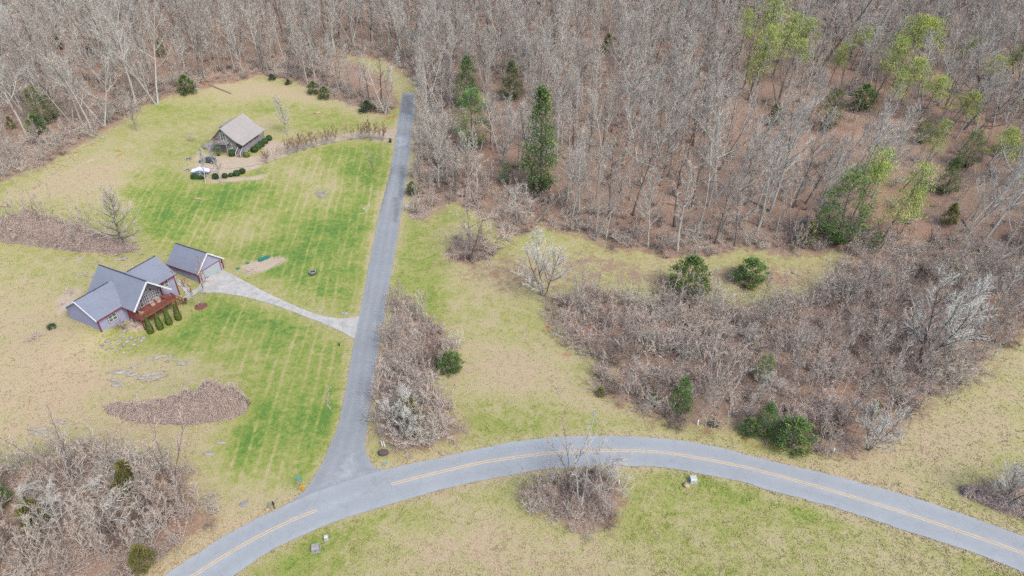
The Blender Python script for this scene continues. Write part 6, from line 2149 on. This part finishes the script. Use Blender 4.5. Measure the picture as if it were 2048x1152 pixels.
# street sign with yellow board
p = at(607, 985)
t = thing('street_sign', 'post with a teal street name blade and a grey square sign beside the junction', 'sign', tuple(at(603, 982)), -.1)
MB().tube([(0, 0, 0), (0, 0, 3.0)], [.04, .04], 8, True).build('post', 'metal_grey', t)
MB().box(-.62, .62, -.02, .02, 2.55, 2.8).build('name_blade', 'sign_blade_teal', t)
MB().box(-.02, .02, -.55, .55, 2.82, 3.05).build('name_blade', 'sign_blade_teal', t)
q = MB()
o8 = [(.34 * math.cos(a + .3927), 1.95 + .34 * math.sin(a + .3927)) for a in np.linspace(0, 6.2832, 8, endpoint=False)]
q.prism([(x, -.05, z) for x, z in o8], [(x, -.03, z) for x, z in o8])
q.build('sign_plate', 'sign_back_grey', t)
t = thing('warning_sign', 'yellow diamond road sign on a low post beside the junction', 'sign', tuple(p), -.2)
MB().tube([(0, .04, 0), (0, .04, 1.6)], [.035, .035], 8, True).build('post', 'metal_grey', t)
q = MB()
q.prism([(x, -.01, z) for x, z in ((0, .62), (.56, 1.18), (0, 1.74), (-.56, 1.18))], [(x, -.04, z) for x, z in ((0, .62), (.56, 1.18), (0, 1.74), (-.56, 1.18))])
q.build('sign_plate', 'sign_yellow', t)
p = at(771, 934)
t = thing('street_sign', 'teal sign on a short post at the right corner of the junction', 'sign', tuple(p), .8)
MB().tube([(0, 0, 0), (0, 0, .75)], [.03, .03], 8, True).build('post', 'metal_grey', t)
MB().box(-.34, .34, -.03, .03, .62, .92).build('sign_plate', 'sign_blade_teal', t)
# two white pipes and a dark stone behind the corner
for dx, lb in ((0, 'left'), (4.5, 'right')):
    A, B = at(762.5 + dx, 886 + dx * .3), at(765.5 + dx * 1.15, 893.5 + dx * .5)
    tag(MB().tube([tuple(A + np.array([0, 0, .5])), tuple(B + np.array([0, 0, .12]))], [.1, .1], 8, True).build('white_pipe', 'pipe_white'), 'short white pipe lying at the thicket corner by the junction, %s of two' % lb, 'pipe', 'white pipes at the thicket corner')
p = at(767, 908)
t = thing('stone_marker', 'dark low stone block at the corner of the lane thicket', 'stone', tuple(p), .1)
q = MB()
q.lathe([(.85, -.1), (.85, .55), (.7, .72), (.05, .75)], 10)
q.v = [(x, y * .62, z) for x, y, z in q.v]
q.build('stone_body', 'stone_dark', t)
# utility cabinets
def cabinet(bx, by, sx, sy, sz, rz, label, mat, name='utility_box'):
    t = thing(name, label, 'utility box', tuple(at(bx, by)), rz)
    MB().box(-sx, sx, -sy, sy, 0, sz * .82).build('body', mat, t)
    q = MB()
    q.prism([(-sx - .03, -sy - .04, sz * .82), (sx + .03, -sy - .04, sz * .82), (sx + .03, sy + .03, sz * .82), (-sx - .03, sy + .03, sz * .82)], [(-sx, -sy + .12, sz), (sx, -sy + .12, sz), (sx, sy, sz), (-sx, sy, sz)])
    q.build('lid', mat, t)
    MB().box(-sx - .15, sx + .15, -sy - .15, sy + .15, -.1, .05).build('pad', 'concrete_foundation', t)
    MB().box(-.06, .06, -sy - .05, -sy - .005, sz * .35, sz * .5).build('latch', 'iron', t)


cabinet(1385.5, 963, .46, .42, .9, .05, 'pale green utility box on a pad below the road bend', 'cabinet_green')
cabinet(632, 1100, .5, .42, .85, .2, 'grey utility box with a weathered top beside the road at bottom', 'concrete_foundation')
cabinet(653, 1079, .24, .2, .75, .3, 'narrow pale utility pedestal right of the grey box at bottom', 'cabinet_green')
cabinet(814, 416, .38, .34, .85, -.1, 'pale green utility box on the right edge of the lane', 'cabinet_green')
for bx, by, hh, lb in ((1395, 850, 1.1, 'white marker post on the verge by the yellow groundcover'), (1666, 906, 1.0, 'white marker post at the right tip of the thicket'), (1238, 968, .8, 'white marker post at the right of the roadside brush island'), (679, 692, .7, 'short dark marker post on the lawn below the driveway mouth')):
    t = thing('marker_post', lb, 'post', tuple(at(bx, by)), .1)
    m_ = 'pipe_white' if 'white' in lb else 'plastic_black'
    MB().box(-.09, .09, -.07, .07, 0, hh * .85).build('post', m_, t)
    MB().box(-.11, .11, -.09, .09, hh * .85, hh).build('cap', m_, t)
rock(1652, 902, .6, .4, .25, .1, 'flat grey stone left of the white marker post at the thicket tip', None, 0, 'flat_stone')
# white bits and pieces on the cabin lawn
for i, (bx, by, a) in enumerate(((729, 417, .4), (734, 414, 1.8), (738, 411, 1.5), (733, 419, .1), (724, 427, .2), (741, 380, 1.5))):
    p = at(bx, by)
    q = MB()
    q.tube([(-.45 * math.cos(a), -.45 * math.sin(a), .06), (.45 * math.cos(a), .45 * math.sin(a), .1 + .3 * (i == 2))], [.06, .05], 6, True)
    tag(q.build('white_pipe', 'pipe_white', None, False, tuple(p)), 'short white pipe lying on the lawn left of the lane', 'pipe', 'white pipes on the lawn left of the lane')
# wheeled bin at the drive mouth
t = thing('wheeled_bin', 'black wheeled bin standing where the gravel drive meets the lane', 'bin', tuple(at(781, 285)), .4)
q = MB()
q.prism([(-.25, -.28, .1), (.25, -.28, .1), (.25, .28, .1), (-.25, .28, .1)], [(-.33, -.4, 1.1), (.33, -.4, 1.1), (.33, .4, 1.1), (-.33, .4, 1.1)])
q.build('body', 'plastic_black', t)
q = MB()
q.prism([(-.35, -.43, 1.1), (.35, -.43, 1.1), (.35, .42, 1.1), (-.35, .42, 1.1)], [(-.3, -.35, 1.2), (.3, -.35, 1.2), (.3, .4, 1.2), (-.3, .4, 1.2)])
q.build('lid', 'plastic_black', t)
for sx in (-.28, .28):
    MB().tube([(sx - .04, .3, .13), (sx + .04, .3, .13)], [.13, .13], 10, True).build('wheel', 'rubber', t)


# fire ring and debris by the parking place
def fire_ring(bx, by, r, n, label):
    c_ = at(bx, by)
    t = thing('fire_ring', label, 'fire pit', tuple(c_))
    for i in range(n):
        a = 6.283 * i / n
        o = link('stone', ROCK[i % 4][0], t)
        o.location = (r * math.cos(a), r * math.sin(a), .02)
        o.scale = (.26, .2, .4)
        o.rotation_euler = (0, 0, a + 1.5)
    MB().lathe([(r * .75, .02), (r * .5, .08), (.03, .1)], 10).build('ashes', 'iron', t)


fire_ring(377, 318, .85, 11, 'ring of pale stones round dark ashes left of the parked car')
fire_ring(375, 340, .6, 9, 'smaller stone ring left of the covered car')
tag(MB().lathe([(1.3, .0), (1.2, .1), (.6, .16), (.05, .17)], 16).build('mulch_ring', 'mulch_red', None, False, tuple(at(402, 613))), 'red mulch ring round the ornamental tree by the garage drive', 'mulch')


# ------------------------------------------------------------------ cars
def car(p, rz):
    t = thing('dark_car', 'dark green hatchback parked on the gravel in front of the cabin', 'car', p, rz)
    # side outline, front at -x
    lowr = [(-2.2, .32), (-2.22, .62), (-2.0, .78), (-1.15, .92), (-.9, .94), (1.75, .98), (2.1, .92), (2.2, .62), (2.15, .32)]
    q = MB()
    for i in range(len(lowr)):
        pass
    hw = [.8, .86, .88, .89, .89, .89, .87, .86, .8]
    left = [(x, -w_, z) for (x, z), w_ in zip(lowr, hw)]
    right = [(x, w_, z) for (x, z), w_ in zip(lowr, hw)]
    q.prism(left, right)
    q.build('body', 'car_paint', t)
    roof = [(-.35, 1.38), (.2, 1.46), (.95, 1.43), (1.45, 1.32)]
    base = [(-1.1, .93), (-.2, .94), (1.3, .97), (1.95, .97)]
    q = MB()
    q.prism([(x, -.62, z) for x, z in roof] + [(x, -.60, z - .05) for x, z in reversed(roof)], [(x, .62, z) for x, z in roof] + [(x, .60, z - .05) for x, z in reversed(roof)])
    q.build('roof_panel', 'car_paint', t)
    q = MB()
    q.prism([(-1.12, -.8, .93), (-1.12, .8, .93), (1.98, .8, .97), (1.98, -.8, .97)][::-1], [(-.36, -.6, 1.36), (-.36, .6, 1.36), (1.44, .6, 1.3), (1.44, -.6, 1.3)][::-1])
    q.build('window_glass', 'car_glass', t)
    q = MB()
    for s in (-1, 1):
        for x0, x1 in ((-.2, -.1), (.75, .62), (1.75, 1.3)):
            q.bar((x0, s * .805, .95), (x1, s * .62, 1.4), .07)
    q.build('pillar', 'car_paint', t)
    for x in (-1.4, 1.4):
        for s in (-1, 1):
            wl = MB().tube([(x, s * .72, .32), (x, s * .9, .32)], [.33, .33], 14, True).build('wheel', 'rubber', t)
            MB().tube([(x, s * .88, .32), (x, s * .92, .32)], [.21, .19], 12, True).build('rim', 'chrome_grey', wl)
    for s in (-1, 1):
        MB().box(-2.2, -2.0, s * .62 - .16, s * .62 + .16, .62, .76).build('headlight', 'car_light_clear', t)
        MB().box(2.05, 2.2, s * .66 - .14, s * .66 + .14, .68, .95).build('tail_light', 'car_light_red', t)
        MB().box(-.75, -.6, s * .98 - .09, s * .98 + .09, .92, 1.05).build('mirror', 'car_paint', t)
    MB().box(2.18, 2.22, -.26, .26, .5, .62).build('number_plate', 'pipe_white', t)


pc = at(416, 325)
car((pc[0], pc[1], pc[2] + .08), -.05)
pc = at(402, 345)
t = thing('covered_car', 'car under a fitted white and blue cover beside the long clipped hedge', 'car', (pc[0], pc[1], pc[2] + .05), .03)
top, skirt = MB(), MB()
xs = np.linspace(-2.45, 2.45, 15)
hz = np.interp(xs, [-2.45, -2.3, -1.3, -.6, .5, 1.2, 2.2, 2.45], [.5, .85, 1.0, 1.42, 1.48, 1.1, .95, .5])
wx = np.interp(xs, [-2.45, -2.1, 2.1, 2.45], [.55, .92, .92, .55])
rings = []
for x, hh, w_ in zip(xs, hz, wx):
    rings.append([(x, w_ * 1.05, .12), (x, w_, hh * .62), (x, w_ * .84, hh * .88), (x, w_ * .45, hh), (x, -w_ * .45, hh), (x, -w_ * .84, hh * .88), (x, -w_, hh * .62), (x, -w_ * 1.05, .12)])
for i in range(len(rings) - 1):
    for j in range(7):
        (skirt if j in (0, 6) else top).quad(rings[i][j], rings[i][j + 1], rings[i + 1][j + 1], rings[i + 1][j])
for rg in (rings[0], rings[-1][::-1]):
    skirt.quad(rg[0], rg[1], rg[6], rg[7])
    top.quad(rg[1], rg[2], rg[3], rg[4], rg[5], rg[6])
top.build('cover_top', 'cover_white', t, True)
skirt.build('cover_skirt', 'cover_blue', t)
q = MB()
for x in (-.35, .35):
    q.bar((x, -.96, .2), (-x, -.93, .95), .05, .03)
tag(q.build('strap', 'iron', t))


grass_patch()
